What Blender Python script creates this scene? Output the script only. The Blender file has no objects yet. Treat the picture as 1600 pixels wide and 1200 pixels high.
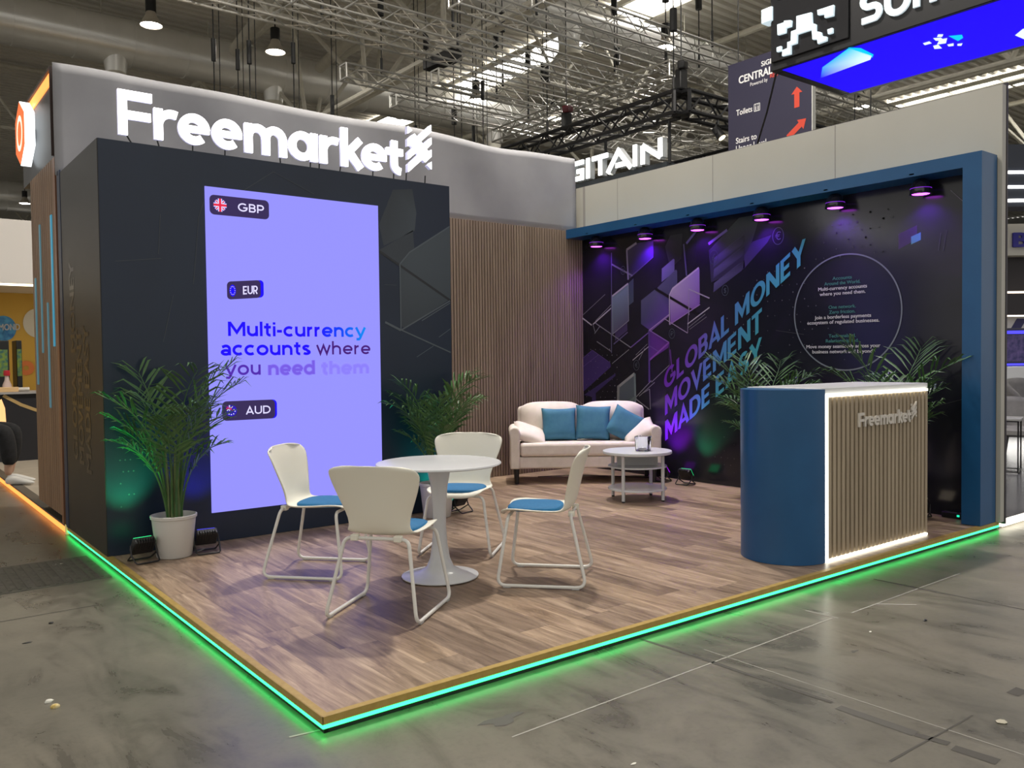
import bpy, bmesh, math, random
from mathutils import Vector, Matrix, Euler
SC = bpy.context.scene
COL = SC.collection
PI = math.pi

# ------------------------------------------------------------------ camera, world, key light, exposure
cam_d = bpy.data.cameras.new('camera')
cam = bpy.data.objects.new('camera', cam_d); COL.objects.link(cam)
cam_d.sensor_fit = 'HORIZONTAL'; cam_d.sensor_width = 36.0
cam_d.lens = 1322.7 / 1600 * 36.0
cam_d.clip_start = 0.05; cam_d.clip_end = 500
Fv = Vector((0.61327422, 0.78932081, -0.0294515)); Rv = Vector((0.78939802, -0.6137704, -0.01169041)); Uv = Vector((0.02730394, 0.01607953, 0.99949785))
cam.matrix_world = Matrix(((Rv.x, Uv.x, -Fv.x, -1.40734), (Rv.y, Uv.y, -Fv.y, -3.04238), (Rv.z, Uv.z, -Fv.z, 1.3915), (0, 0, 0, 1)))
SC.camera = cam
SC.view_settings.view_transform = 'Standard'
SC.view_settings.look = 'None'
SC.view_settings.gamma = 1.0
SC.view_settings.use_curve_mapping = False
SC.view_settings.exposure = 0.18
W = bpy.data.worlds.new('hall_air'); SC.world = W
W.use_nodes = True
bg = W.node_tree.nodes['Background']
bg.inputs[0].default_value = (1.0, 0.965, 0.90, 1); bg.inputs[1].default_value = 0.72
SKYLIGHT = 5.0

# ------------------------------------------------------------------ materials
MATS = {}
def mat(name, col=(.5, .5, .5), rough=.5, metal=0, emit=None, es=1.0, trans=0, alpha=1, coat=0, spec=.5, ior=1.45):
    if name in MATS: return MATS[name]
    m = bpy.data.materials.new(name); m.use_nodes = True
    b = m.node_tree.nodes['Principled BSDF']
    b.inputs['Base Color'].default_value = (*col, 1); b.inputs['Roughness'].default_value = rough
    b.inputs['Metallic'].default_value = metal; b.inputs['IOR'].default_value = ior
    b.inputs['Specular IOR Level'].default_value = spec
    b.inputs['Transmission Weight'].default_value = trans; b.inputs['Coat Weight'].default_value = coat
    b.inputs['Alpha'].default_value = alpha
    if emit:
        b.inputs['Emission Color'].default_value = (*emit, 1); b.inputs['Emission Strength'].default_value = es
    MATS[name] = m
    return m
class NT:
    """small helper to write node trees"""
    def __init__(s, m): s.m = m; s.t = m.node_tree; s.b = s.t.nodes['Principled BSDF']
    def n(s, typ, **kw):
        nd = s.t.nodes.new(typ)
        for k, v in kw.items(): setattr(nd, k, v)
        return nd
    def l(s, a, b): s.t.links.new(a, b)
    def math(s, op, a, b=None, c=None):
        nd = s.n('ShaderNodeMath', operation=op)
        for i, v in enumerate((a, b, c)):
            if v is None: continue
            if isinstance(v, (int, float)): nd.inputs[i].default_value = v
            else: s.l(v, nd.inputs[i])
        return nd.outputs[0]
    def noise(s, vec, scale, detail=4, rough=.55, dist=0):
        nd = s.n('ShaderNodeTexNoise'); s.l(vec, nd.inputs['Vector'])
        nd.inputs['Scale'].default_value = scale; nd.inputs['Detail'].default_value = detail
        nd.inputs['Roughness'].default_value = rough; nd.inputs['Distortion'].default_value = dist
        return nd.outputs[0]
    def ramp(s, fac, stops):
        nd = s.n('ShaderNodeValToRGB'); s.l(fac, nd.inputs[0])
        el = nd.color_ramp.elements
        while len(el) < len(stops): el.new(.5)
        for e, (p, c) in zip(el, stops): e.position = p; e.color = (*c, 1)
        return nd.outputs[0]
    def mix(s, fac, a, b, typ='MIX'):
        nd = s.n('ShaderNodeMix', data_type='RGBA', blend_type=typ)
        for sock, v in ((nd.inputs[0], fac), (nd.inputs[6], a), (nd.inputs[7], b)):
            if isinstance(v, (int, float)): sock.default_value = v
            elif isinstance(v, tuple): sock.default_value = (*v, 1)
            else: s.l(v, sock)
        return nd.outputs[2]
    def obj(s): return s.n('ShaderNodeTexCoord').outputs['Object']
    def scaled(s, vec, sc, rot=(0, 0, 0)):
        nd = s.n('ShaderNodeMapping'); s.l(vec, nd.inputs[0]); nd.inputs['Scale'].default_value = sc; nd.inputs['Rotation'].default_value = rot
        return nd.outputs[0]
    def bump(s, h, strength=.2, dist=.01):
        nd = s.n('ShaderNodeBump'); s.l(h, nd.inputs['Height']); nd.inputs['Strength'].default_value = strength; nd.inputs['Distance'].default_value = dist
        s.l(nd.outputs[0], s.b.inputs['Normal'])
    def base(s, c): s.l(c, s.b.inputs['Base Color'])
    def rough(s, c): s.l(c, s.b.inputs['Roughness'])

def mottled(name, c1, c2, scale=8, rough=.5, bump=0, stretch=(1, 1, 1), detail=4, **kw):
    if name in MATS: return MATS[name]
    m = mat(name, c1, rough, **kw); t = NT(m)
    v = t.scaled(t.obj(), stretch)
    f = t.noise(v, scale, detail)
    t.base(t.ramp(f, [(.35, c1), (.65, c2)]))
    if bump: t.bump(f, bump, .004)
    return m

def concrete():
    m = mat('worn_concrete', (.3, .28, .25), .42); t = NT(m); o = t.obj()
    f1 = t.noise(o, .55, 6, .62, .6)
    f2 = t.noise(t.scaled(o, (1, .35, 1), (0, 0, .55)), 3.2, 7, .68, 1.2)
    f3 = t.noise(o, 38, 3)
    c = t.ramp(f1, [(.30, (.118, .112, .091)), (.52, (.160, .148, .119)), (.72, (.192, .172, .137))])
    c2 = t.ramp(f2, [(.34, (.50, .50, .50)), (.50, (1, 1, 1)), (.68, (1.18, 1.17, 1.15))])
    c = t.mix(.75, c, c2, 'MULTIPLY')
    c3 = t.ramp(f3, [(.30, (.80, .80, .80)), (.5, (1, 1, 1))])
    c = t.mix(.5, c, c3, 'MULTIPLY')
    t.base(c)
    t.rough(t.math('MULTIPLY_ADD', f2, .45, .10))
    t.bump(f3, .06, .004)
    return m
def planks():
    m = mat('vinyl_planks', (.4, .3, .22), .38); t = NT(m); o = t.obj()
    sep = t.n('ShaderNodeSeparateXYZ'); t.l(o, sep.inputs[0]); x, y = sep.outputs[0], sep.outputs[1]
    w, L = .205, 1.25
    xi = t.math('DIVIDE', x, w); i = t.math('FLOOR', xi)
    wn = t.n('ShaderNodeTexWhiteNoise', noise_dimensions='1D'); t.l(i, wn.inputs['W'])
    yi = t.math('ADD', t.math('DIVIDE', y, L), t.math('MULTIPLY', wn.outputs[0], 7.3)); j = t.math('FLOOR', yi)
    cmb = t.n('ShaderNodeCombineXYZ'); t.l(i, cmb.inputs[0]); t.l(j, cmb.inputs[1])
    wn2 = t.n('ShaderNodeTexWhiteNoise', noise_dimensions='3D'); t.l(cmb.outputs[0], wn2.inputs[0])
    off = t.n('ShaderNodeVectorMath', operation='MULTIPLY_ADD')
    t.l(wn2.outputs['Color'], off.inputs[0]); off.inputs[1].default_value = (9, 9, 9); t.l(t.scaled(o, (1, .11, 1)), off.inputs[2])
    g1 = t.noise(off.outputs[0], 12, 9, .68, 1.1)
    g2 = t.noise(t.scaled(off.outputs[0], (7, 1.4, 1)), 26, 5, .7, .3)
    c = t.ramp(g1, [(.30, (.12, .082, .056)), (.44, (.245, .178, .125)), (.56, (.36, .27, .195)), (.72, (.53, .42, .315))])
    c = t.mix(.5, c, t.ramp(g2, [(.3, (.55, .52, .5)), (.6, (1.1, 1.08, 1.05))]), 'MULTIPLY')
    tint = t.ramp(wn2.outputs['Value'], [(0, (.60, .56, .55)), (.5, (.95, .93, .92)), (1, (1.22, 1.18, 1.12))])
    c = t.mix(.9, c, tint, 'MULTIPLY')
    fx = t.math('FRACT', xi); fy = t.math('FRACT', yi)
    sx = t.math('LESS_THAN', fx, .012); sy = t.math('LESS_THAN', fy, .0022)
    seam = t.math('MAXIMUM', sx, sy)
    t.base(t.mix(t.math('MULTIPLY', seam, .6), c, (.10, .07, .05)))
    t.bump(g2, .05, .002)
    t.rough(t.math('MULTIPLY_ADD', g1, .25, .26))
    return m
def wood(name, dark, light, scale=14, rough=.55, axis=2):
    if name in MATS: return MATS[name]
    m = mat(name, dark, rough); t = NT(m); s = [1.0, 1.0, 1.0]; s[axis] = .06
    g = t.noise(t.scaled(t.obj(), tuple(s)), scale, 5, .6, .5)
    t.base(t.ramp(g, [(.3, dark), (.7, light)])); t.bump(g, .06, .002)
    return m
def vcol(name, rough=.35, es=0):
    """printed colours carried by the artwork's own faces"""
    if name in MATS: return MATS[name]
    m = mat(name, rough=rough); t = NT(m)
    a = t.n('ShaderNodeVertexColor', layer_name='Col')
    t.base(a.outputs[0])
    if es:
        t.l(a.outputs[0], t.b.inputs['Emission Color']); t.b.inputs['Emission Strength'].default_value = es
        t.b.inputs['Base Color'].default_value = (.01, .01, .01, 1)
        for l in list(t.t.links):
            if l.to_socket == t.b.inputs['Base Color']: t.t.links.remove(l)
    return m

# ------------------------------------------------------------------ mesh builder
FONT_CACHE = {}
def glyphs(body, bold):
    """outline of a line of lettering as (verts, tris) with cap height 1, left 0, baseline 0"""
    k = (body, bold)
    if k in FONT_CACHE: return FONT_CACHE[k]
    def raw(s, off):
        cu = bpy.data.curves.new('lettering', 'FONT'); cu.body = s; cu.offset = off; cu.resolution_u = 4
        ob = bpy.data.objects.new('lettering', cu); COL.objects.link(ob)
        me = bpy.data.meshes.new_from_object(ob.evaluated_get(bpy.context.evaluated_depsgraph_get()))
        vs = [v.co.copy() for v in me.vertices]; fs = [tuple(p.vertices) for p in me.polygons]
        bpy.data.objects.remove(ob); bpy.data.curves.remove(cu); bpy.data.meshes.remove(me)
        return vs, fs
    hv, _ = raw('H', 0); h0 = min(v.y for v in hv); h1 = max(v.y for v in hv)
    vs, fs = raw(body, 0); x0 = min(v.x for v in vs); H = h1 - h0
    vs = [((v.x - x0) / H, (v.y - h0) / H) for v in vs]
    if bold:
        V2, F2 = list(vs), list(fs); n0 = len(vs)
        for q in range(8):
            a = q * PI / 4 + PI / 8; dx, dy = bold * 1.35 * math.cos(a), bold * .85 * math.sin(a); o = len(V2)
            V2 += [(x + dx, y + dy, -(q + 1) * .00006) for x, y in vs]; F2 += [tuple(i + o for i in f) for f in fs]
        x0 = min(v[0] for v in V2); vs, fs = [(v[0] - x0, *v[1:]) for v in V2], F2
    FONT_CACHE[k] = (vs, fs)
    return vs, fs

class MB:
    def __init__(s): s.bm = bmesh.new(); s.cl = None
    def colour(s, faces, col):
        if col is None: return
        if s.cl is None: s.cl = s.bm.loops.layers.float_color.new('Col')
        for f in faces:
            for k, lp in enumerate(f.loops):
                c = col[k % len(col)] if isinstance(col, list) else col
                lp[s.cl] = (*c, 1)
    def box(s, c, d, rot=None, col=None):
        c = Vector(c); h = Vector(d) / 2; vs = []
        M = Euler(rot).to_matrix() if rot else Matrix.Identity(3)
        for sx in (-1, 1):
            for sy in (-1, 1):
                for sz in (-1, 1): vs.append(s.bm.verts.new(c + M @ Vector((sx * h.x, sy * h.y, sz * h.z))))
        fs = [s.bm.faces.new([vs[i] for i in q]) for q in ((0, 1, 3, 2), (4, 6, 7, 5), (0, 4, 5, 1), (2, 3, 7, 6), (0, 2, 6, 4), (1, 5, 7, 3))]
        s.colour(fs, col); return s
    def b2(s, a, b, col=None):
        return s.box([(p + q) / 2 for p, q in zip(a, b)], [abs(q - p) for p, q in zip(a, b)], None, col)
    def poly(s, pts, col=None):
        f = s.bm.faces.new([s.bm.verts.new(p) for p in pts]); s.colour([f], col); return s
    def prism(s, pts, ext, col=None):
        e = Vector(ext); a = [s.bm.verts.new(p) for p in pts]; b = [s.bm.verts.new(Vector(p) + e) for p in pts]
        n = len(a); fs = [s.bm.faces.new(a[::-1]), s.bm.faces.new(b)]
        for i in range(n): fs.append(s.bm.faces.new((a[i], a[(i + 1) % n], b[(i + 1) % n], b[i])))
        s.colour(fs, col); return s
    def cyl(s, p0, p1, r0, r1=None, seg=12, cap=True):
        r1 = r0 if r1 is None else r1
        p0, p1 = Vector(p0), Vector(p1); d = (p1 - p0)
        if d.length < 1e-7: return s
        d.normalize(); u = d.orthogonal().normalized(); v = d.cross(u)
        A, B = [], []
        for k in range(seg):
            a = 2 * PI * k / seg; w = u * math.cos(a) + v * math.sin(a)
            A.append(s.bm.verts.new(p0 + w * r0)); B.append(s.bm.verts.new(p1 + w * r1))
        for k in range(seg): s.bm.faces.new((A[k], A[(k + 1) % seg], B[(k + 1) % seg], B[k]))
        if cap: s.bm.faces.new(A[::-1]); s.bm.faces.new(B)
        return s
    def tube(s, pts, r, seg=8, closed=False):
        pts = [Vector(p) for p in pts]; n = len(pts); rings = []; u = None
        for i, p in enumerate(pts):
            if closed: d = pts[(i + 1) % n] - pts[i - 1]
            else: d = pts[min(i + 1, n - 1)] - pts[max(i - 1, 0)]
            d.normalize()
            u = d.orthogonal().normalized() if u is None else (u - d * u.dot(d)).normalized()
            v = d.cross(u); rr = r[i] if isinstance(r, (list, tuple)) else r
            rings.append([s.bm.verts.new(p + (u * math.cos(2 * PI * k / seg) + v * math.sin(2 * PI * k / seg)) * rr) for k in range(seg)])
        m = n if closed else n - 1
        for i in range(m):
            A, B = rings[i], rings[(i + 1) % n]
            off = 0
            if closed and i == n - 1:
                off = min(range(seg), key=lambda o: (A[0].co - B[o].co).length)
            for k in range(seg): s.bm.faces.new((A[k], A[(k + 1) % seg], B[(k + 1 + off) % seg], B[(k + off) % seg]))
        if not closed: s.bm.faces.new(rings[0][::-1]); s.bm.faces.new(rings[-1])
        return s
    def lathe(s, prof, seg=32, c=(0, 0, 0)):
        c = Vector(c); rings = []
        for r, z in prof:
            if r < 1e-6: rings.append([s.bm.verts.new(c + Vector((0, 0, z)))])
            else: rings.append([s.bm.verts.new(c + Vector((r * math.cos(2 * PI * k / seg), r * math.sin(2 * PI * k / seg), z))) for k in range(seg)])
        for A, B in zip(rings, rings[1:]):
            for k in range(seg):
                k2 = (k + 1) % seg
                if len(A) == 1 and len(B) == 1: continue
                if len(A) == 1: s.bm.faces.new((A[0], B[k2], B[k]))
                elif len(B) == 1: s.bm.faces.new((A[k], A[k2], B[0]))
                else: s.bm.faces.new((A[k], A[k2], B[k2], B[k]))
        return s
    def grid(s, rows, closed_u=False):
        R = [[s.bm.verts.new(p) for p in r] for r in rows]
        for A, B in zip(R, R[1:]):
            n = len(A)
            for k in range(n if closed_u else n - 1): s.bm.faces.new((A[k], A[(k + 1) % n], B[(k + 1) % n], B[k]))
        return s
    def text(s, body, O, U, V, h, width=None, bold=.02, depth=None, col=None, centre=False):
        vs, fs = glyphs(body, bold); O, U, V = Vector(O), Vector(U), Vector(V); N = U.cross(V).normalized()
        wid = max(v[0] for v in vs); sx = h if width is None else width / wid
        sh = -wid * sx / 2 if centre else 0
        bv = [s.bm.verts.new(O + U * (v[0] * sx + sh) + V * (v[1] * h) + N * ((v[2] if len(v) > 2 else 0) + .0006)) for v in vs]
        nf = []
        for f in fs:
            try: nf.append(s.bm.faces.new([bv[i] for i in f]))
            except ValueError: pass
        if depth is not None:
            r = bmesh.ops.extrude_face_region(s.bm, geom=nf)
            bmesh.ops.translate(s.bm, vec=Vector(depth), verts=[g for g in r['geom'] if isinstance(g, bmesh.types.BMVert)])
            s.bm.normal_update()
        s.colour(nf, col); return s
    def stroke(s, pts, w, O, U, V, ext=None, closed=False, col=None):
        """flat ribbon of width w along 2-D points, mapped to O + U*x + V*y, optionally given depth"""
        O, U, V = Vector(O), Vector(U), Vector(V); P = [Vector(p) for p in pts]; n = len(P); Lf, Rt = [], []
        s.k = getattr(s, 'k', 0) + 1; O = O + U.cross(V).normalized() * (s.k % 40) * .00003
        for i in range(n):
            if closed: a, b = P[i] - P[i - 1], P[(i + 1) % n] - P[i]
            else: a, b = P[i] - P[max(i - 1, 0)], P[min(i + 1, n - 1)] - P[i]
            if a.length < 1e-9: a = b
            if b.length < 1e-9: b = a
            a, b = a.normalized(), b.normalized(); t = (a + b)
            t = t.normalized() if t.length > 1e-6 else a
            nr = Vector((-t.y, t.x)); k = 1 / max(.35, nr.dot(Vector((-a.y, a.x))))
            Lf.append(P[i] + nr * (w / 2 * k)); Rt.append(P[i] - nr * (w / 2 * k))
        m3 = lambda q: O + U * q.x + V * q.y
        for i in range(n if closed else n - 1):
            j = (i + 1) % n; q = [m3(Lf[i]), m3(Rt[i]), m3(Rt[j]), m3(Lf[j])]
            if ext is None: s.poly(q, col)
            else: s.prism(q, ext, col)
        return s
    def build(s, name, m, parent=None, smooth=40, bevel=0, seg=2, sub=0, solid=0, loc=None, kind=None, label=None, weld=False):
        if weld: bmesh.ops.remove_doubles(s.bm, verts=s.bm.verts, dist=1e-5)
        bmesh.ops.recalc_face_normals(s.bm, faces=s.bm.faces)
        me = bpy.data.meshes.new(name); s.bm.to_mesh(me); s.bm.free()
        me.materials.append(m)
        if smooth: me.shade_smooth(); me.set_sharp_from_angle(angle=math.radians(smooth))
        o = bpy.data.objects.new(name, me); COL.objects.link(o)
        if loc is not None: o.location = loc
        if parent is not None: o.parent = parent
        if solid:
            d = o.modifiers.new('thickness', 'SOLIDIFY'); d.thickness = solid; d.offset = 0
        if bevel:
            d = o.modifiers.new('edge', 'BEVEL'); d.width = bevel; d.segments = seg; d.limit_method = 'ANGLE'
        if sub:
            d = o.modifiers.new('round', 'SUBSURF'); d.levels = sub; d.render_levels = sub
            me.shade_smooth()
        if kind: o['kind'] = kind
        if label: o['label'] = label
        return o
def tag(o, label, cat, group=None, kind=None):
    o['label'] = label; o['category'] = cat
    if group: o['group'] = group
    if kind: o['kind'] = kind
    return o
def thing(name, label, cat, loc=(0, 0, 0), rotz=0, group=None, kind=None):
    o = bpy.data.objects.new(name, None); COL.objects.link(o); o.empty_display_size = .1
    o.location = loc; o.rotation_euler = (0, 0, rotz)
    return tag(o, label, cat, group, kind)
def kids(o): return [c for c in bpy.data.objects if c.parent == o]
def copy_tree(o, label, group=None, parent=None):
    c = o.copy(); COL.objects.link(c)
    if parent is not None: c.parent = parent
    if label: c['label'] = label
    if group: c['group'] = group
    for ch in kids(o):
        if ch is not c: copy_tree(ch, None, None, c)
    return c
def fillet(pts, r, n=6, closed=False):
    P = [Vector(p) for p in pts]; out = []; N = len(P)
    for i, p in enumerate(P):
        if not closed and i in (0, N - 1): out.append(p); continue
        a, b = P[i - 1] - p, P[(i + 1) % N] - p
        ang = a.angle(b); d = min(r / math.tan(ang / 2), a.length * .45, b.length * .45)
        p0, p1 = p + a.normalized() * d, p + b.normalized() * d
        for k in range(n + 1):
            t = k / n; out.append(p0 * (1 - t) ** 2 + p * 2 * t * (1 - t) + p1 * t ** 2)
    return out
def arc(cx, cy, r, a0, a1, n=16, ry=None):
    ry = r if ry is None else ry
    return [(cx + r * math.cos(math.radians(a0 + (a1 - a0) * k / n)), cy + ry * math.sin(math.radians(a0 + (a1 - a0) * k / n))) for k in range(n + 1)]
def spot(name, loc, target, col, power, ang=70, blend=.6, size=.05, parent=None):
    d = bpy.data.lights.new(name, 'SPOT'); d.color = col; d.energy = power; d.spot_size = math.radians(ang); d.spot_blend = blend; d.shadow_soft_size = size
    o = bpy.data.objects.new(name, d); COL.objects.link(o)
    o.location = loc; o.rotation_euler = (Vector(target) - Vector(loc)).to_track_quat('-Z', 'Y').to_euler()
    if parent is not None:
        o.parent = parent; o.matrix_parent_inverse = parent_matrix(parent).inverted()
    return o
def parent_matrix(p):
    return Matrix.Translation(p.location) @ p.rotation_euler.to_matrix().to_4x4()
random.seed(7)

# shared materials
M_CONC = concrete(); M_PLANK = planks()
M_WHITE_PL = mat('cream_plastic', (.78, .76, .66), .38)
M_WHITE = mat('white_lacquer', (.60, .61, .62), .25)
M_STEEL_W = mat('white_steel', (.70, .69, .65), .35)
M_BLACK = mat('black_plastic', (.012, .012, .013), .45)
M_BLACKM = mat('black_metal', (.02, .02, .022), .4, .3)
M_BLUE = mottled('blue_paint', (.010, .075, .195), (.012, .085, .215), 3, .32)
M_SLAT = wood('walnut_slat', (.22, .16, .12), (.33, .25, .19))
M_FELT = mat('black_felt', (.018, .016, .015), .9)
M_ALU = mat('aluminium', (.62, .61, .58), .32, .85)
M_TRUSSW = mottled('beige_steel', (.72, .69, .60), (.64, .61, .53), 5, .5)
M_LED_W = mat('white_led', (.9, .9, .9), .4, emit=(1, .97, .90), es=5)
M_LED_G = mat('green_led', (.2, .8, .5), .4, emit=(.012, 1.0, .155), es=4.2)


# geometric sans lettering drawn as strokes (cap height 1)
def _g():
    h = .085; T = lambda x, a=0, b=1: [(x, a), (x, b)]
    def arch(x0, x1, y, top): r = (x1 - x0) / 2; return arc(x0 + r, y, r, 180, 0, 10, top - y)
    n = lambda x0, x1: [(x0, .30)] + arch(x0, x1, .40, .645) + [(x1, 0)]
    D = {
     'A': ([[(.05, 0), (.42, .92), (.79, 0)], [(.20, .27), (.64, .27)]], .84), 'B': ([T(h), [(h, .915), (.38, .915)] + arc(.38, .715, .20, 90, -90, 10) + [(h, .515)], [(.38, .515)] + arc(.40, .30, .215, 90, -90, 10) + [(h, .085)]], .70),
     'C': ([arc(.49, .5, .415, 46, 314, 20)], .82), 'D': ([T(h), [(h, .915), (.36, .915)] + arc(.36, .5, .415, 90, -90, 14) + [(h, .085)]], .86), 'E': ([T(h), [(h, .915), (.62, .915)], [(h, .5), (.56, .5)], [(h, .085), (.62, .085)]], .66),
     'G': ([arc(.49, .5, .415, 46, 332, 22) + [(.855, .48)], [(.52, .46), (.94, .46)]], .96), 'L': ([T(h), [(h, .085), (.58, .085)]], .60), 'M': ([T(h), T(.93), [(.10, .96), (.508, .26), (.916, .96)]], 1.02), 'N': ([T(h), T(.76), [(.10, .95), (.745, .05)]], .85),
     'O': ([arc(.5, .5, .415, 0, 360, 28)[:-1]], 1.0), 'P': ([T(h), [(h, .915), (.38, .915)] + arc(.38, .66, .255, 90, -90, 10) + [(h, .405)]], .68), 'R': ([T(h), [(h, .915), (.38, .915)] + arc(.38, .66, .255, 90, -90, 10) + [(h, .405)], [(.36, .40), (.62, 0)]], .72),
     'S': ([arc(.35, .71, .245, 38, 270, 14, .205) + arc(.35, .29, .26, 90, -142, 14, .21)[1:]], .70), 'T': ([[(0, .915), (.72, .915)], T(.36)], .72), 'U': ([[(h, 1), (h, .37)] + arc(.41, .37, .325, 180, 360, 14, .285) + [(.735, 1)]], .82), 'V': ([[(.05, 1), (.42, .08), (.79, 1)]], .84), 'Y': ([[(.05, 1), (.40, .45), (.75, 1)], [(.40, .5), (.40, 0)]], .80),
     'c': ([arc(.35, .365, .285, 50, 310, 18)], .63), 'o': ([arc(.37, .365, .285, 0, 360, 24)[:-1]], .74), 'e': ([arc(.365, .365, .283, 0, 316, 22), [(.08, .355), (.68, .355)]], .72),
     'a': ([[(.08, .575)] + arc(.30, .44, .21, 118, 0, 9, .215) + [(.51, 0)], arc(.29, .21, .215, 0, 360, 20, .135)[:-1]], .61), 'n': ([T(h, 0, .73), n(h, .58)], .68), 'm': ([T(h, 0, .73), n(h, .52), n(.52, .955)], 1.05), 'h': ([T(h, 0, 1.04), n(h, .58)], .68),
     'u': ([[(h, .73), (h, .33)] + arc(.33, .33, .245, 180, 360, 10, .25) + [(.575, .73)], T(.575, 0, .5)], .68), 'r': ([T(h, 0, .73), [(h, .30)] + arc(.31, .40, .225, 180, 82, 8, .24)], .40), 't': ([[(.20, .93), (.20, .25)] + arc(.355, .24, .155, 180, 285, 7, .16), [(0, .655), (.42, .655)]], .45),
     'l': ([T(h, 0, 1.04)], .17), 'i': ([T(h, 0, .73), [(h, .84), (h, 1.01)]], .17), '-': ([[(0, .37), (.31, .37)]], .33), 'w': ([[(.04, .74), (.26, .07), (.48, .70), (.70, .07), (.92, .74)]], .96), 'y': ([[(.04, .74), (.35, .04)], [(.66, .74), (.31, -.09)] + [(.24, -.17), (.06, -.17)]], .69),
     's': ([arc(.27, .525, .185, 28, 270, 12, .125) + arc(.27, .20, .20, 90, -150, 12, .115)[1:]], .53), 'd': ([arc(.36, .365, .285, 0, 360, 24)[:-1], T(.645, 0, 1.04)], .74), ' ': ([], .22)}
    return D
GLY = _g()
def stext(mb, body, O, U, V, h, width, weight=.17, col=None, gap=.085):
    x = 0; items = []
    for ch in body: st_, adv = GLY[ch]; items.append((x, ch, st_)); x += adv + gap
    tot = x - gap; k = width / (tot * h)
    for x0, ch, st_ in items:
        for p in st_:
            cl = ch in 'Ooad' and len(p) >= 20 and (p[0][0] - p[-1][0]) ** 2 + (p[0][1] - p[-1][1]) ** 2 < .03
            mb.stroke([((x0 + a) * h * k, b * h) for a, b in p], weight * h, O, U, V, None, cl, col)

# ================================================================== the hall
floor = MB().b2((-60, -40, -.27), (110, 110, -.07)).build('floor', M_CONC, smooth=0)
tag(floor, 'worn grey concrete floor of the exhibition hall', 'floor', kind='structure')
FZ = -.07
# joints, chalk lines and old tape marks printed/cut into the floor
M_CHALK = mat('chalk', (.38, .365, .33), .8); M_JOINT = mat('dark_joint', (.070, .065, .056), .7); M_PATCH = mat('old_tape_mark', (.088, .083, .072), .6)
def strip(name, a, b, w, m, z=.0012, jag=0):
    A, B = Vector((*a, 0)), Vector((*b, 0)); d = (B - A); L = d.length; d.normalize(); n = Vector((-d.y, d.x, 0))
    k = max(2, int(L / .12)) if jag else 2; mb = MB(); rows = []
    for i in range(k):
        t = i / (k - 1); p = A + (B - A) * t; ww = w * (1 + jag * (random.random() - .5))
        o = n * (random.random() - .5) * w * jag * .6
        rows.append([p + n * ww / 2 + o + Vector((0, 0, FZ + z)), p - n * ww / 2 + o + Vector((0, 0, FZ + z))])
    mb.grid(rows); return mb.build(name, m, floor, smooth=0)
CX, CY, CZ = -1.40734, -3.04238, 1.3915
def fl(x, y, z=None):
    """floor point seen at a photo position"""
    z = FZ if z is None else z
    d = Fv + Rv * ((x - 800) / 1322.7) - Uv * ((y - 600) / 1322.7); k = (z - CZ) / d.z
    return (CX + d.x * k, CY + d.y * k)
strip('chalk_line', fl(800, 1152), fl(1300, 966), .008, M_CHALK)
strip('chalk_line', fl(1330, 958), fl(1500, 896), .008, M_CHALK)
strip('chalk_line', fl(1370, 944), fl(1432, 945), .012, M_CHALK)
strip('chalk_line', fl(1258, 954), fl(1310, 966), .012, M_CHALK)
strip('chalk_line', fl(452, 1152), fl(508, 1139), .012, M_CHALK)
strip('chalk_line', fl(1100, 1015), fl(1600, 1180), .005, M_CHALK)
strip('floor_joint', fl(1000, 998), fl(1100, 1030), .022, M_JOINT, jag=.5)
strip('floor_joint', fl(1100, 1030), fl(1300, 1098), .026, M_JOINT, jag=.6)
strip('tape_mark', fl(1310, 1105), fl(1430, 1147), .050, M_PATCH, jag=.3)
strip('tape_mark', fl(1430, 1148), fl(1482, 1163), .040, M_JOINT, jag=.5)
strip('tape_mark', fl(1490, 1168), fl(1560, 1190), .045, M_JOINT, jag=.6)
strip('floor_joint', fl(0, 972), fl(150, 946), .012, M_JOINT, jag=.6)
strip('floor_joint', fl(1365, 905), fl(1600, 953), .014, M_JOINT, jag=.6)
strip('floor_joint', fl(1390, 1190), fl(1520, 1118), .010, M_JOINT, jag=.6)
strip('tape_mark', fl(1580, 1085), fl(1600, 1078), .06, M_JOINT, jag=.4)
def blob(name, px, r, m, sq=1.0):
    c = fl(*px); n = 14; ph = random.random() * 6
    return MB().poly([(c[0] + r * (1 + .35 * math.sin(3 * a + ph) + .2 * math.sin(5 * a + 2 * ph)) * math.cos(a), c[1] + sq * r * (1 + .35 * math.sin(3 * a + ph)) * math.sin(a), FZ + .001) for a in [2 * PI * k / n for k in range(n)]]).build(name, m, floor, smooth=0)
for px, r in (((785, 1125), .085), ((1335, 1018), .025)): blob('stain', px, r, M_PATCH, .45)

# trench cover in the floor on the left
tr = thing('trench_cover', 'dark ribbed metal trench cover let into the concrete at left of the platform', 'floor grate', (-.9, 3.6, FZ))
MB().b2((-4.1, -.41, .0), (.85, .41, .004)).build('cover_plate', mottled('dirty_steel', (.08, .075, .062), (.15, .14, .12), 14, .55), tr)
mb = MB()
for k in range(90): mb.b2((-4.05 + k * .0543, -.38, .004), (-4.03 + k * .0543, .38, .010))
mb.build('anti_slip_ribs', mat('rib_steel', (.12, .112, .095), .55, .1), tr, smooth=0)
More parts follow.
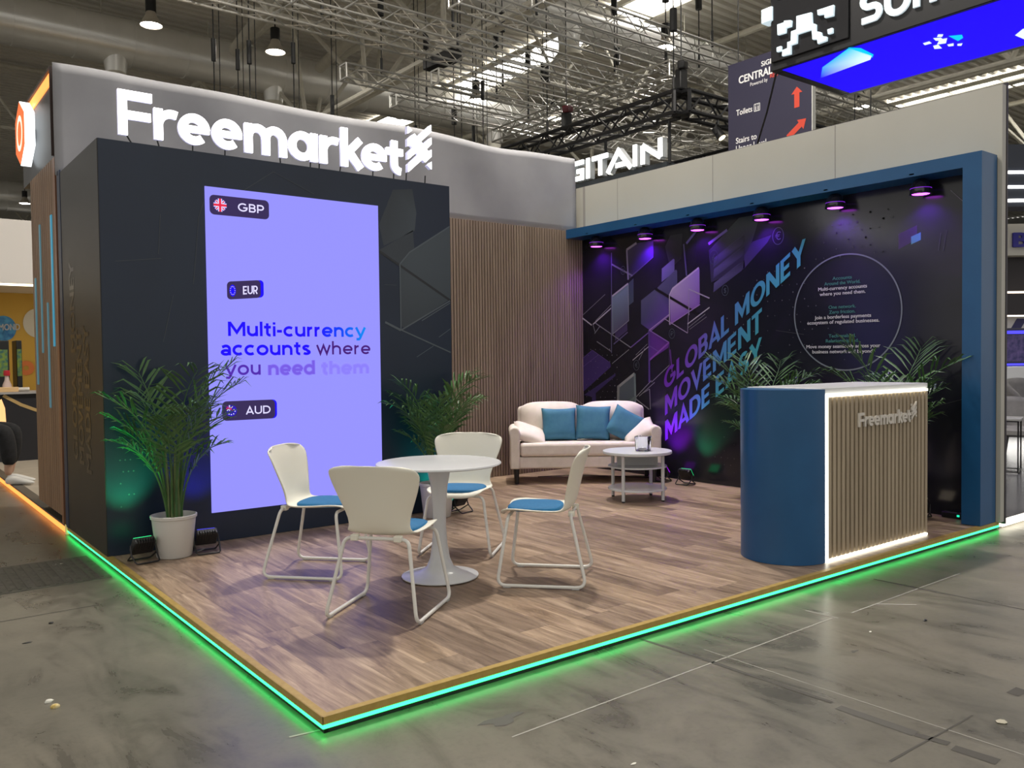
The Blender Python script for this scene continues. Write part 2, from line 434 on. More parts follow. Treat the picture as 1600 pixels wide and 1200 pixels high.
# litter
M_PAPER = mat('white_scrap', (.75, .73, .66), .8)
def scrap(name, label, px, r, h, m, seed, sq=.6):
    rnd = random.Random(seed); mb = MB(); n = 9; ring = []
    for zz, k in ((0, .8), (h * .5, 1.0), (h, .45)):
        ring.append([(r * k * (1 + .5 * (rnd.random() - .5)) * math.cos(2 * PI * i / n), r * sq * k * (1 + .5 * (rnd.random() - .5)) * math.sin(2 * PI * i / n), zz) for i in range(n)])
    mb.grid(ring, True); mb.bm.faces.new([v for v in mb.bm.verts][-n:])
    c = fl(*px); o = mb.build(name, m, smooth=60, loc=(c[0], c[1], FZ + .0005)); return tag(o, label, 'litter')
scrap('paper_scrap', 'white crumpled scrap on bare concrete, upper of two scraps lying together', (76, 1098), .018, .014, M_PAPER, 1)
scrap('wrapper_scrap', 'yellow and white crumpled wrapper on bare concrete beside a white scrap', (86, 1106), .020, .016, mottled('yellow_foil', (.55, .36, .05), (.75, .65, .4), 60, .4), 2)
scrap('dark_crumb', 'small black ring shaped crumb on the concrete left of the platform', (80, 974), .013, .008, M_BLACK, 3)
scrap('twig', 'thin dark sliver on the concrete left of the platform', (42, 1005), .024, .005, M_BLACK, 4, .22)
scrap('dark_clip', 'small dark clip on the concrete in front of the counter', (1445, 970), .018, .008, M_BLACK, 5, .5)
scrap('cork_disc', 'round pale disc lying on the concrete at the right edge', (1565, 1129), .022, .008, mat('pale_tan', (.45, .42, .33), .7), 6, .9)
scrap('paper_crumb', 'tiny white crumb on the concrete in front of the counter', (1360, 988), .010, .006, M_PAPER, 8)
scrap('paper_flake', 'tiny white flake on the concrete midway along the bottom of the photo', (990, 1194), .014, .003, M_PAPER, 9, .4)
scrap('paper_strip', 'thin white strip lying on the trench cover', (92, 882), .03, .006, M_PAPER, 10, .4)

# roof deck with corrugations running along x
RZ = 12.6
mb = MB(); prof = []; y = -10.0
while y < 75:
    prof += [(y, RZ), (y + .17, RZ), (y + .19, RZ + .13), (y + .36, RZ + .13)]; y += .38
mb.grid([[(-12, p[0], p[1]) for p in prof], [(75, p[0], p[1]) for p in prof]])
ceiling = mb.build('ceiling', mottled('roof_sheet', (.86, .83, .76), (.78, .755, .69), .4, .5), smooth=0)
tag(ceiling, 'grey corrugated metal roof deck of the hall', 'ceiling', kind='structure')
M_PANEL = mat('hall_cladding', (.40, .40, .39), .6)
wf = MB().b2((-45, 75, FZ), (75, 75.3, RZ)).build('wall_far', M_PANEL, smooth=0); tag(wf, 'grey clad end wall of the hall far behind the stands', 'wall', kind='structure')
mb = MB()
for k in range(40): mb.b2((-45 + 3 * k, 74.9, FZ), (-44.8 + 3 * k, 75, RZ))
for z in (3, 6, 9): mb.b2((-45, 74.88, z), (75, 75, z + .15))
mb.build('cladding_rails', mat('rail_grey', (.5, .5, .48), .5), wf, smooth=0)
wr = MB().b2((75, -20, FZ), (75.3, 75, RZ)).build('wall_right', M_PANEL, smooth=0); tag(wr, 'grey clad side wall of the hall beyond the right hand stands', 'wall', kind='structure')

# skylights: translucent roof panels
M_SKY = mat('translucent_panel', (.9, .9, .88), .6, emit=(1, .965, .90), es=SKYLIGHT)
win = 0
def skylight(x, y0, y1, w, label):
    global win; win += 1
    o = thing('window_%d' % win, label, 'skylight', (x, (y0 + y1) / 2, RZ - .12), kind='structure'); L = (y1 - y0) / 2
    MB().b2((-w / 2, -L, -.02), (w / 2, L, .02)).build('pane', M_SKY, o, smooth=0)
    mb = MB()
    for s_ in (-1, 1): mb.b2((s_ * w / 2 - .06, -L, -.10), (s_ * w / 2 + .06, L, .06))
    k = -L
    while k <= L: mb.b2((-w / 2, k - .05, -.10), (w / 2, k + .05, .05)); k += 2.0
    mb.build('frame', M_TRUSSW, o, smooth=0)
skylight(18.6, 10, 34, 1.5, 'bright roof skylight strip above the aluminium lighting trusses')
skylight(36, 4, 17, 1.6, 'bright roof skylight strip above the white panel wall at right')
skylight(1.5, -9, 8, 1.6, 'roof skylight strip over the aisle in front of the stand')
skylight(18.6, -9, 4, 1.5, 'roof skylight strip over the stands to the right')

# ducts
M_DUCT = mottled('galvanised_duct', (.86, .85, .82), (.94, .93, .90), 1.2, .28, metal=.45, stretch=(.15, 1, 1))
def duct(name, label, y, z, r, x0, x1, outs, m=M_DUCT):
    o = thing(name, label, 'air duct', (0, y, z))
    pr_ = []; x = x0
    while x < x1: pr_ += [(r + .025, x), (r + .025, x + .07), (r, x + .07), (r, x + 1.6)]; x += 1.6
    MB().lathe(pr_, 28).build('duct_body', m, o, smooth=30).rotation_euler = (0, PI / 2, 0)
    mb = MB(); x = x0 + .8
    while x < x1: mb.cyl((x, -.0, r), (x, 0, RZ - z - .1), .012, seg=5); x += 3.2
    mb.build('hanger_rods', M_TRUSSW, o)
    for xo in outs:
        MB().cyl((xo, -.1, -r * .7), (xo, -.1, -r - .30), .36, .30, 20).build('outlet_neck', m, o)
        MB().lathe([(.30, -r - .30), (.30, -r - .55), (.40, -r - .66), (.42, -r - .70), (.34, -r - .67), (.24, -r - .55), (.05, -r - .53), (0, -r - .53)], 24, (xo, -.1, 0)).build('diffuser', M_TRUSSW, o)
duct('air_duct', 'long shiny round air duct crossing above the illuminated sign, with two visible diffusers', 25.0, 11.25, .70, -12, 60, (5.15, 10.15, 19.5))
duct('air_duct', 'round metal duct crossing behind the aluminium lighting trusses', 15.33, 11.2, .50, 6.5, 60, (15.0,))
duct('air_duct', 'distant round air duct low behind the orange sign', 50.5, 10.6, .8, -25, 60, (1, 12, 24))

# steel roof trusses along y
def roof_truss(label, x, y0=-14, y1=72):
    o = thing('roof_truss', label, 'roof truss', (x, 0, 0), group='steel roof trusses')
    MB().cyl((-.16, y0, 9.4), (-.16, y1, 9.4), .075, seg=8).cyl((.16, y0, 9.4), (.16, y1, 9.4), .075, seg=8).build('bottom_chord', M_TRUSSW, o)
    MB().cyl((-1.6, y0, 12.2), (-1.6, y1, 12.2), .11, seg=8).cyl((1.6, y0, 12.2), (1.6, y1, 12.2), .11, seg=8).build('top_chord', M_TRUSSW, o)
    mb = MB(); y = y0; P = 4.2
    while y < y1 - P:
        for s_ in (-1, 1):
            mb.cyl((s_ * .16, y, 9.4), (s_ * 1.6, y + P / 2, 12.2), .07, seg=7).cyl((s_ * 1.6, y + P / 2, 12.2), (s_ * .16, y + P, 9.4), .07, seg=7)
        mb.cyl((-1.6, y + P / 2, 12.2), (1.6, y + P / 2, 12.2), .06, seg=6)
        y += P
    mb.build('web_members', M_TRUSSW, o)
roof_truss('beige steel roof truss running straight above the illuminated sign end', 11.0)
roof_truss('beige steel roof truss at far left of the roof, behind the orange sign', -2.2)
roof_truss('beige steel roof truss beyond the aluminium lighting trusses', 24.0)
roof_truss('beige steel roof truss above the white panel wall at right', 37.0)
roof_truss('beige steel roof truss furthest to the right', 50.0)
def cross_truss(label, y, x0=-25, x1=70):
    o = thing('purlin_truss', label, 'roof truss', (0, y, 0), group='cross trusses under the roof deck')
    MB().cyl((x0, 0, 10.1), (x1, 0, 10.1), .07, seg=8).build('bottom_chord', M_TRUSSW, o)
    MB().cyl((x0, 0, 12.35), (x1, 0, 12.35), .10, seg=8).build('top_chord', M_TRUSSW, o)
    mb = MB(); x = x0
    while x < x1: mb.cyl((x, 0, 10.1), (x + 1.6, 0, 12.35), .055, seg=6).cyl((x + 1.6, 0, 12.35), (x + 3.2, 0, 10.1), .055, seg=6); x += 3.2
    mb.build('web_members', M_TRUSSW, o)
cross_truss('slim steel cross truss nearest the stand', 17.5); cross_truss('slim steel cross truss beyond the shiny duct', 33.0); cross_truss('slim steel cross truss at the far end of the hall', 56.0)
mb_t = thing('roof_strut', 'thick beige steel tube sloping down to the roof truss over the sign', 'roof strut', (0, 0, 0))
MB().cyl((10.47, 18.20, 11.15), (11.21, 23.50, 11.23), .17, .17, 14).build('strut_tube', M_TRUSSW, mb_t)
mb_t = thing('roof_strut', 'thick beige steel tube sloping down between the two lamps above the sign', 'roof strut', (0, 0, 0))
MB().cyl((7.29, 17.50, 10.61), (8.33, 23.50, 11.21), .19, .19, 14).build('strut_tube', M_TRUSSW, mb_t)

# pendant lamps
M_LAMP_E = mat('lamp_glow', (1, 1, 1), .5, emit=(1, .93, .82), es=22)
M_SHADE = mat('lamp_shade', (.55, .50, .42), .35, .4)
def pendant(label, x, y, z=10.0, watt=120):
    o = thing('pendant_lamp', label, 'pendant lamp', (x, y, z), group='high bay pendant lamps')
    MB().cyl((0, 0, .62), (0, 0, RZ - z + .09), .018, seg=6).build('suspension', M_BLACK, o)
    MB().cyl((0, 0, .34), (0, 0, .66), .13, seg=14).build('ballast_box', M_BLACK, o)
    MB().lathe([(.11, .36), (.14, .25), (.23, .08), (.275, 0), (.265, 0), (.22, .07), (.12, .24)], 24).build('shade', M_SHADE, o)
    MB().lathe([(0, -.02), (.15, -.02), (.255, .015), (.24, .05), (0, .06)], 24).build('diffuser', M_LAMP_E, o)
    ld = bpy.data.lights.new('lamp_light', 'AREA'); ld.shape = 'DISK'; ld.size = .5; ld.energy = watt; ld.color = (1, .94, .85)
    lo = bpy.data.objects.new('lamp_light', ld); COL.objects.link(lo); lo.parent = o; lo.location = (0, 0, -.04)
for a in (('high bay lamp hanging above the letter F of the illuminated sign', 4.82, 19.8), ('high bay lamp hanging above the middle of the illuminated sign', 8.10, 19.75),
          ('high bay lamp hanging among aluminium trusses left of the navy direction sign', 16.70, 13.1), ('high bay lamp hanging between the navy sign and the white panel wall', 26.5, 12.9),
          ('far high bay lamp beside the orange sign at the left edge', 6.05, 48.8), ('high bay lamp just above the emblem end of the fabric banner', 15.2, 20.1),
          ('high bay lamp low above the black rigging left end', 18.7, 20.2), ('unseen high bay lamp added straight over the sofa corner of the stand', 5.0, 4.4, 10, 700), ('unseen high bay lamp added straight over the screen box', 1.6, 4.4, 10, 130),  # last two of this row: out of view, added to brighten the stand
          ('unseen high bay lamp added over the stand beyond the white panel wall', 8.4, 4.4, 10, 200), ('unseen high bay lamp added over the aisle in front of the counter', 5.0, -2.0, 10, 12), ('unseen high bay lamp added over the aisle in front of the round table', 1.6, -2.0, 10, 12), ('unseen high bay lamp added over the aisle left of the stand', -1.8, -2.0, 10, 12)): pendant(*a)  # lamps of this row are out of view, added as extra overhead light

# aluminium lighting trusses
def box_truss(name, label, a, b, s=.32, m=M_ALU, tr_=.024, lr=.011, step=.42, cables=(), group=None, top=RZ):
    A, B = Vector(a), Vector(b); d = B - A; L = d.length
    o = thing(name, label, 'truss', A, math.atan2(d.y, d.x), group)
    mb = MB()
    for sy in (-1, 1):
        for sz in (-1, 1): mb.cyl((0, sy * s / 2, sz * s / 2), (L, sy * s / 2, sz * s / 2), tr_, seg=7)
    mb.build('chord_tubes', m, o)
    mb = MB(); x = 0; k = 0
    while x < L - step * .5:
        x2 = min(L, x + step); f = 1 if k % 2 else -1; h = s / 2
        for sy in (-1, 1): mb.cyl((x, sy * h, f * h), (x2, sy * h, -f * h), lr, seg=5, cap=False)
        for sz in (-1, 1): mb.cyl((x, f * h, sz * h), (x2, -f * h, sz * h), lr, seg=5, cap=False)
        x = x2; k += 1
    for e in (0, L):
        for sy in (-1, 1): mb.cyl((e, sy * s / 2, -s / 2), (e, sy * s / 2, s / 2), tr_, seg=6); mb.cyl((e, -s / 2, sy * s / 2), (e, s / 2, sy * s / 2), tr_, seg=6)
    mb.build('lacing', m, o)
    for c in cables:
        mb = MB().cyl((c, 0, s / 2), (c, 0, top - A.z), .014, seg=5)
        mb.cyl((c, 0, s / 2), (c, -.0, s / 2 + .35), .03, seg=6).cyl((c, 0, 1.5), (c, 0, 1.95), .075, seg=8)
        mb.build('rigging_cable', M_BLACK, o)
    return o
AG = 'aluminium lighting trusses'
box_truss('lighting_truss', 'aluminium box truss nearest the camera, top middle of the roof view', (8.6, 8.95, 8.0), (24, 9.1, 8.0), cables=(1.5, 5, 9), group=AG)
box_truss('lighting_truss', 'aluminium box truss second from the camera, running behind the nearest one', (7.4, 9.9, 8.0), (24, 10.2, 8.0), cables=(2, 7), group=AG)
box_truss('lighting_truss', 'long aluminium box truss passing above the emblem from the left', (5.0, 11.4, 8.0), (24, 11.4, 8.0), cables=(1, 3.4, 8), group=AG)
box_truss('lighting_truss', 'aluminium box truss starting above the middle of the illuminated sign', (3.2, 12.4, 8.0), (24, 12.4, 8.0), cables=(1.2, 2.8, 6.0), group=AG)
box_truss('lighting_truss', 'aluminium box truss beyond the round metal duct', (9.5, 13.8, 8.0), (26, 13.8, 8.0), cables=(2, 6), group=AG)
box_truss('lighting_truss', 'aluminium box truss second from the back, above the black rigging', (7.6, 14.7, 8.0), (28, 14.8, 8.0), cables=(1, 4.4), group=AG)
box_truss('lighting_truss', 'furthest aluminium box truss, just above the black rigging', (9.6, 15.9, 8.0), (28, 16.0, 8.0), cables=(1, 5), group=AG)
box_truss('lighting_truss', 'aluminium truss crossing the others left of the far skylight', (12.6, 9.2, 7.54), (12.8, 15.8, 7.54), cables=(.25, 5.15), group=AG)
cabs = [(400, 0, 150), (345, 0, 130), (382, 0, 150), (655, 0, 190), (760, 60, 205), (468, 60, 180), (527, 90, 182), (745, 130, 210)]
for i, (px, y0, y1) in enumerate(cabs):
    y = 13.5 + (i % 4) * 1.1
    d = Fv + Rv * ((px - 800) / 1322.7); k = (y - CY) / d.y
    x = CX + d.x * k
    o = thing('rigging_cable', ['pair of thin black rigging cables above the letter e of the sign', 'thin black rigging cable above the second letter of the sign', 'thin black rigging cable above the third letter of the sign', 'thin black cable hanging just left of the emblem', 'thin black cable hanging behind the emblem end of the banner',
              'thin black cable above the letters m and a of the sign', 'thin black cable above the letter k of the sign', 'thin black cable right of the emblem'][i], 'cable', (x, y, 0))
    MB().cyl((0, 0, 4.3), (0, 0, RZ), .013, seg=5).cyl((.12, 0, 6.5), (.12, 0, RZ), .010, seg=5).build('wire', M_BLACK, o)
    MB().cyl((0, 0, 7.3 + .3 * (i % 3)), (0, 0, 7.75 + .3 * (i % 3)), .05, seg=8).build('hoist_hook', M_BLACK, o)
o = thing('speaker_box', 'small black box clamped to the steel roof truss above the sign', 'speaker', (10.9, 15.6, 9.2), .1)
MB().b2((-.18, -.6, -.16), (.18, .6, .12)).build('housing', M_BLACK, o, bevel=.03)
MB().b2((-.03, -.05, .1), (.03, .05, .3)).build('clamp', M_BLACK, o)

# ================================================================== neighbouring stand behind: black rigging and white letters
BG = 'black stage trusses behind the stand'
box_truss('stage_truss', 'black box truss running towards the camera corner above the white hanging letters', (12, 8.5, 6.55), (12, 17, 6.55), .42, M_BLACKM, .045, .022, .45, (.2, 4.2), BG)
box_truss('stage_truss', 'black box truss running right from the corner motor towards the navy sign', (12, 8.5, 6.55), (19.5, 8.5, 6.55), .42, M_BLACKM, .045, .022, .45, (6.5,), BG)
box_truss('stage_truss', 'black box truss at the far side of the black rigging', (19.5, 8.5, 6.55), (19.5, 17, 6.55), .42, M_BLACKM, .045, .022, .45, (), BG)
box_truss('stage_truss', 'black box truss at the back of the black rigging, low above the banner', (12, 17, 6.55), (19.5, 17, 6.55), .42, M_BLACKM, .045, .022, .45, (.2,), BG)
box_truss('stage_truss', 'lower black box truss crossing behind the white hanging letters', (14.5, 8.6, 5.9), (14.5, 16.8, 5.9), .36, M_BLACKM, .04, .02, .42, (), BG)
def hoist(label, x, y, z, red=False):
    o = thing('chain_hoist', label, 'hoist motor', (x, y, z))
    MB().b2((-.11, -.08, 0), (.11, .08, .42)).build('motor_body', M_BLACK, o, bevel=.03)
    MB().box((0, -.04, .50), (.40, .15, .16), (0, -.25, .5)).build('motor_head', mat('dark_red', (.10, .012, .02), .4) if red else M_BLACK, o, bevel=.03)
    MB().cyl((0, 0, .5), (0, 0, RZ - z), .014, seg=5).build('chain', M_BLACK, o)
hoist('black chain hoist on the corner of the black rigging', 12, 8.5, 6.80); hoist('dark red and black chain hoist midway along the black truss', 12, 12.0, 6.75, True)
hoist('black chain hoist at the left end of the black rigging', 12, 16.35, 6.80)
M_WARM = mat('warm_lamp', (1, .9, .7), .4, emit=(1, .78, .45), es=8)
def stage_lamp(label, x, y, z, rz=0, tilt=.6):
    o = thing('hanging_stage_lamp', label, 'stage lamp', (x, y, z), rz); o.scale = (.7, .7, .7)
    MB().cyl((0, 0, .12), (0, 0, -.18), .03, seg=8).b2((-.17, -.03, -.2), (.17, .03, -.17)).b2((-.17, -.03, -.45), (-.15, .03, -.17)).b2((.15, -.03, -.45), (.17, .03, -.17)).build('yoke', M_BLACK, o)
    c, s_ = math.cos(tilt), math.sin(tilt)
    MB().cyl((0, .18 * s_, -.40 + .18 * c), (0, -.2 * s_, -.40 - .2 * c), .11, .14, 16).build('housing', M_BLACK, o)
    MB().cyl((0, -.205 * s_, -.40 - .205 * c), (0, -.215 * s_, -.40 - .215 * c), .105, seg=16).build('lens', M_WARM, o)
stage_lamp('warm stage lamp hanging right of the last white letter', 14.32, 9.9, 5.70, .9); stage_lamp('warm stage lamp nearest the navy sign', 16.2, 8.29, 6.32, 1.4)
stage_lamp('warm stage lamp above the white letter T', 14.32, 12.4, 5.70, .6); stage_lamp('small warm stage lamp above the banner corner', 14.32, 14.6, 5.70, .4); stage_lamp('stage lamp just right of the corner of the black rigging', 12.9, 8.29, 6.32, .3)
stage_lamp('stage lamp hidden among the black rigging behind the letter A', 14.32, 11.2, 5.70, .8)
# white hanging letters
hs = thing('hanging_letter_sign', 'white block letters with clear acrylic sides on a dark bar under black rigging', 'illuminated sign', (12, 0, 5.5))
M_LETW = mat('white_letter_face', (.9, .9, .9), .4, emit=(.96, 1, 1), es=1.6); M_ACR = mat('acrylic_side', (.55, .57, .58), .15, alpha=.55)
U3, V3, O3 = (0, -1, 0), (0, 0, 1), (-.05, 0, 0); lw = .105; H = .46
def dl(strokes):
    mb = MB()
    for st in strokes: mb.stroke(st, lw, O3, U3, V3, (.03, 0, 0))
    mb.build('letter', M_LETW, hs, smooth=0)
    mb = MB()
    for st in strokes: mb.stroke(st, lw * .96, (-.018, 0, 0), U3, V3, (.15, 0, 0))
    mb.build('letter_side', M_ACR, hs, smooth=0)
h2 = lw / 2
def Yx(y): return -y
dl([[(-12.62, h2), (-12.62 + .2, h2)] + arc(-12.42, H / 2, H / 2 - h2, -90, 90, 10, H / 2 - h2) + [(-12.62, H - h2)], [(-12.60, 0), (-12.60, H)]])
dl([[(-12.03, 0), (-12.03, H)]])
dl([[(-11.39, H - h2), (-11.72, H - h2), (-11.84, H * .72), (-11.84, H * .28), (-11.72, h2), (-11.40, h2)], [(-11.445, 0), (-11.445, H * .52)], [(-11.39, H * .47), (-11.62, H * .47)]])
dl([[(-11.245, 0), (-11.245, H)]]); dl([[(-11.10, H - h2), (-10.60, H - h2)], [(-10.845, 0), (-10.845, H)]])
dl([[(-10.61, 0), (-10.27, H - .03), (-9.90, 0)], [(-10.35, .12), (-10.0, .12)]]); dl([[(-9.77, 0), (-9.77, H)]])
dl([[(-9.545, 0), (-9.545, H * .86)], [(-9.545, H * .86), (-9.05, H * .14)], [(-9.05, H * .14), (-9.05, H)]])
MB().b2((.1, 9.0, -.32), (.35, 13, -.02)).build('base_bar', mat('dark_slate', (.025, .032, .038), .5), hs)
mb = MB()
for yy in (9.0, 10.9, 12.8): mb.cyl((.2, yy, -.05), (.2, yy, .85), .035, seg=8)
mb.build('hanger_posts', M_BLACK, hs)
nb = thing('stand_wall', 'dark rear wall of the stand under the white hanging letters', 'wall panel', (12, 0, 0))
MB().b2((.1, 8.8, FZ), (.3, 16, 5.18)).build('panel', mat('slate_panel', (.05, .055, .06), .6), nb)

# navy direction sign
nv = thing('direction_sign', 'navy hanging direction sign with white wording and red arrows', 'sign', (14, 7.855, 0))
MB().b2((0, -1.03, 4.6), (.12, 1.03, 7.8)).build('board', mat('navy_print', (.030, .028, .055), .45), nv)
MB().b2((.005, -1.05, 4.6), (.115, -1.03, 7.8)).build('pale_edge', mat('pale_edge', (.55, .55, .52), .5), nv)
M_TXT = mat('white_print', (.72, .72, .72), .5); M_RED = mat('red_print', (.55, .06, .035), .5)
def nt(body, y, z, h, w=None, m=M_TXT, bold=.02, rise=0): return MB().text(body, (-.004, y - 7.855, z), (0, -1, rise), (0, 0, 1), h, w, bold).build('wording', m, nv, smooth=0)
nt('SiGMA', 8.02, 7.545, .10, .44, bold=.03); nt('CENTRAL', 8.60, 7.33, .155, .86, bold=.035); nt('Powered by', 8.30, 7.20, .075, .44, bold=0); nt('RED', 7.80, 7.245, .085, .2, M_RED, .02); nt('CORE', 7.58, 7.245, .085, .26, M_TXT, .02)
nt('Toilets', 8.67, 6.655, .12, .42); nt('Stairs to', 8.68, 6.05, .12, .54); nt('Upper Level', 8.68, 5.88, .12, .78)
mb = MB()
for a, b in (((8.20, 6.64), (8.20, 6.79)), ((8.20, 6.79), (8.06, 6.79)), ((8.06, 6.79), (8.06, 6.64)), ((8.06, 6.64), (8.20, 6.64))):
    mb.stroke([(7.855 - a[0], a[1]), (7.855 - b[0], b[1])], .014, (-.004, 0, 0), (0, -1, 0), (0, 0, 1))
for yy in (8.16, 8.10):
    mb.stroke([(7.855 - yy, 6.655), (7.855 - yy, 6.74)], .024, (-.005, 0, 0), (0, -1, 0), (0, 0, 1)); mb.stroke([(7.855 - yy, 6.755), (7.855 - yy, 6.775)], .018, (-.005, 0, 0), (0, -1, 0), (0, 0, 1))
mb.build('pictogram', M_TXT, nv, smooth=0)
def arrow(cy, cz, ang, L):
    a = math.radians(ang); P = [(-.06, -L / 2), (.06, -L / 2), (.06, L * .18), (.13, L * .18), (0, L / 2), (-.13, L * .18), (-.06, L * .18)]
    MB().poly([(-.004, cy - 7.855 - (x * math.cos(a) + y * math.sin(a)), cz + (-x * math.sin(a) + y * math.cos(a))) for x, y in P]).build('arrow', M_RED, nv, smooth=0)
arrow(7.16, 6.69, 0, .42); arrow(7.16, 6.06, 55, .52)
mb = MB()
for yy in (-.8, .8): mb.cyl((.06, yy, 7.8), (.06, yy, 15.3), .012, seg=5)
mb.build('hanging_wire', M_BLACK, nv)
k_ = (11.0 - CX) / (14.0 - CX); nv.scale = (k_, k_, k_); nv.location = (11.0, CY + (7.855 - CY) * k_, CZ - CZ * k_)

# hanging black box with the blue screen underneath
hb = thing('hanging_screen_box', 'black hanging box with white wording and a blue screen underside', 'hanging sign', (7.90, 0, 5.0))
M_BOXK = mat('satin_black', (.012, .012, .014), .35)
MB().b2((0, -3.2, .0), (.12, 3.50, 1.5)).b2((1.6, -3.2, 0), (1.72, 3.50, 1.5)).b2((.12, 3.38, 0), (1.6, 3.50, 1.5)).b2((.12, -3.2, 0), (1.6, -3.08, 1.5)).b2((.12, -3.08, .10), (1.6, 3.38, .16)).build('box_body', M_BOXK, hb, bevel=.01)
MB().b2((-.03, 2.42, .10), (0, 3.47, .95)).build('logo_panel', mat('gloss_black', (.015, .015, .017), .2), hb, bevel=.008)
M_SCRN = vcol('screen_glow', .9, 1.1)
mb = MB(); mb.poly([(.04, -3.0, -.004), (1.62, -3.0, -.004), (1.62, 3.36, -.004), (.04, 3.36, -.004)], (.012, .0, .95))
def sp(x, y): p = fl(x, y, 5.0); return (p[0] - 7.90, p[1], -.009)
CYN, WHT, LB = (.0, .55, .95), (.75, .95, 1.0), (.06, .35, 1.0)
mb.poly([sp(1282, 121), sp(1285, 104), (sp(1326, 74)), sp(1362, 86), sp(1360, 92)], [(.012, 0, .95), LB, CYN, WHT, WHT]); mb.poly([sp(1325, 73), sp(1345, 74), sp(1365, 84), sp(1363, 89)], CYN)
mb.poly([sp(1482, 55), sp(1503, 53), sp(1505, 58), sp(1497, 63)], CYN)
for a in ((1466, 52, 1474, 52, 1472, 56, 1464, 56), (1458, 58, 1470, 57, 1476, 62, 1462, 62), (1468, 60, 1480, 58, 1478, 66, 1464, 68), (1442, 66, 1452, 63, 1456, 66, 1445, 69), (1458, 70, 1466, 68, 1472, 74, 1460, 75), (1480, 68, 1490, 66, 1490, 70, 1482, 71), (1496, 67, 1504, 66, 1502, 70, 1496, 70)):
    mb.poly([(*sp(a[i], a[i + 1])[:2], -.012) for i in (0, 2, 4, 6)], WHT)
mb.poly([sp(1586, 54), sp(1598, 44), sp(1640, 34), sp(1640, 50), sp(1600, 60)], WHT)
mb.build('blue_screen', M_SCRN, hb, smooth=0)
M_PIX = mat('lit_pixel', (.55, .62, .65), .4, emit=(.60, .74, .80), es=.75)
lt = MB()
for P in ([(3.359, 0.540), (3.262, 0.537), (3.262, 0.557), (3.153, 0.528), (3.160, 0.452), (3.233, 0.455), (3.237, 0.398), (3.355, 0.404)],
          [(3.086, 0.555), (2.877, 0.535), (2.868, 0.399), (2.817, 0.373), (2.817, 0.288), (2.749, 0.257), (2.738, 0.207), (2.673, 0.181), (2.677, 0.132), (2.796, 0.129), (2.804, 0.189), (2.866, 0.202), (2.877, 0.325), (3.075, 0.329), (3.080, 0.223), (3.165, 0.225), (3.165, 0.116), (3.291, 0.125), (3.284, 0.201), (3.215, 0.205), (3.215, 0.279), (3.165, 0.278), (3.160, 0.394), (3.086, 0.394)],
          [(3.367, 0.260), (3.302, 0.260), (3.302, 0.195), (3.367, 0.198)],
          [(2.668, 0.264), (2.598, 0.263), (2.598, 0.201), (2.660, 0.203)],
          [(2.802, 0.535), (2.581, 0.526), (2.589, 0.398), (2.706, 0.410), (2.706, 0.455), (2.795, 0.471)]):
    lt.prism([(-.07, y, z) for y, z in P], (.04, 0, 0))
lt.build('pixel_logo', M_PIX, hb, bevel=.008)
MB().b2((-.06, 3.44, .62), (.10, 3.60, .80)).build('pixel_block', M_PIX, hb, bevel=.012)
MB().b2((-.05, 2.78, .86), (.02, 3.38, 1.08)).build('cyan_block', mat('cyan_glow', (.1, .5, .55), .4, emit=(.05, .55, .62), es=.9), hb, bevel=.01)
s3 = MB(); lw3 = .07; d3 = (-.03, 0, 0); O4 = (-.0, 0, 0)
def S3(pts, closed=False): s3.stroke(pts, lw3, O4, (0, -1, 0), (0, 0, 1), d3, closed)
def uu(y): return -y
S3([(-2.255, .23), (-2.12, .23)] + arc(-2.12, .3, .075, -90, 90, 8)[1:] + [(-2.17, .375)] + arc(-2.17, .447, .072, 270, 90, 8)[1:] + [(-2.04, .52)])
S3([(-1.95, .54), (-1.95, .33)] + arc(-1.835, .32, .115, 180, 360, 10)[1:] + [(-1.72, .54)])
S3([(-1.62, .19), (-1.62, .42)] + arc(-1.53, .43, .09, 180, 0, 8)[1:] + [(-1.44, .19)]); S3([(-1.44, .42)] + arc(-1.35, .43, .09, 180, 0, 8)[1:] + [(-1.26, .19)])
s3.build('wording', mat('lit_wording', (.55, .60, .62), .4, emit=(.62, .72, .76), es=.7), hb, smooth=30)
mb = MB()
for yy in (3.3, 0, -2.8): mb.cyl((.8, yy, 1.2), (.8, yy, RZ - 5), .014, seg=5)
mb.build('hanging_wire', M_BLACK, hb)
o = thing('loose_cable', 'black cable trailing down in front of the navy direction sign', 'cable', (7.9, 3.3, 5.0))
MB().tube(fillet([(.1, .18, .02), (.7, .75, -.25), (1.3, 1.4, -.62)], .3), .014, 6).build('cable_sheath', M_BLACK, o)

# ================================================================== the stand: platform
pf = thing('stand_platform', 'raised wood plank platform with gold edge trim and green light strip', 'platform', (0, 0, 0))
MB().b2((.03, .03, FZ + .002), (6.0, 5.0, -.002)).build('deck', M_PLANK, pf, smooth=0)
M_GOLD = mottled('gold_anodised', (.40, .27, .07), (.46, .32, .09), 20, .45, metal=.15)
MB().prism([(0, 0, .001), (6.05, 0, .001), (6.05, 0.035, .001), (.035, .035, .001), (.035, 5.0, .001), (0, 5.0, .001)], (0, 0, -.003)).b2((-.001, -.001, -.030), (6.05, .004, .001)).b2((-.001, -.001, -.030), (.004, 5.0, .001)).build('edge_trim', M_GOLD, pf, smooth=0)
MB().b2((.004, .002, -.048), (6.06, .02, -.030)).build('light_strip', M_LED_G, pf, smooth=0)
MB().b2((.002, .004, -.048), (.02, 5.02, -.030)).build('light_strip', M_LED_G, pf, smooth=0)
MB().b2((.012, .012, FZ + .001), (6.04, .03, -.048)).b2((.012, .012, FZ + .001), (.03, 5.0, -.048)).build('plinth', M_BLACK, pf, smooth=0)

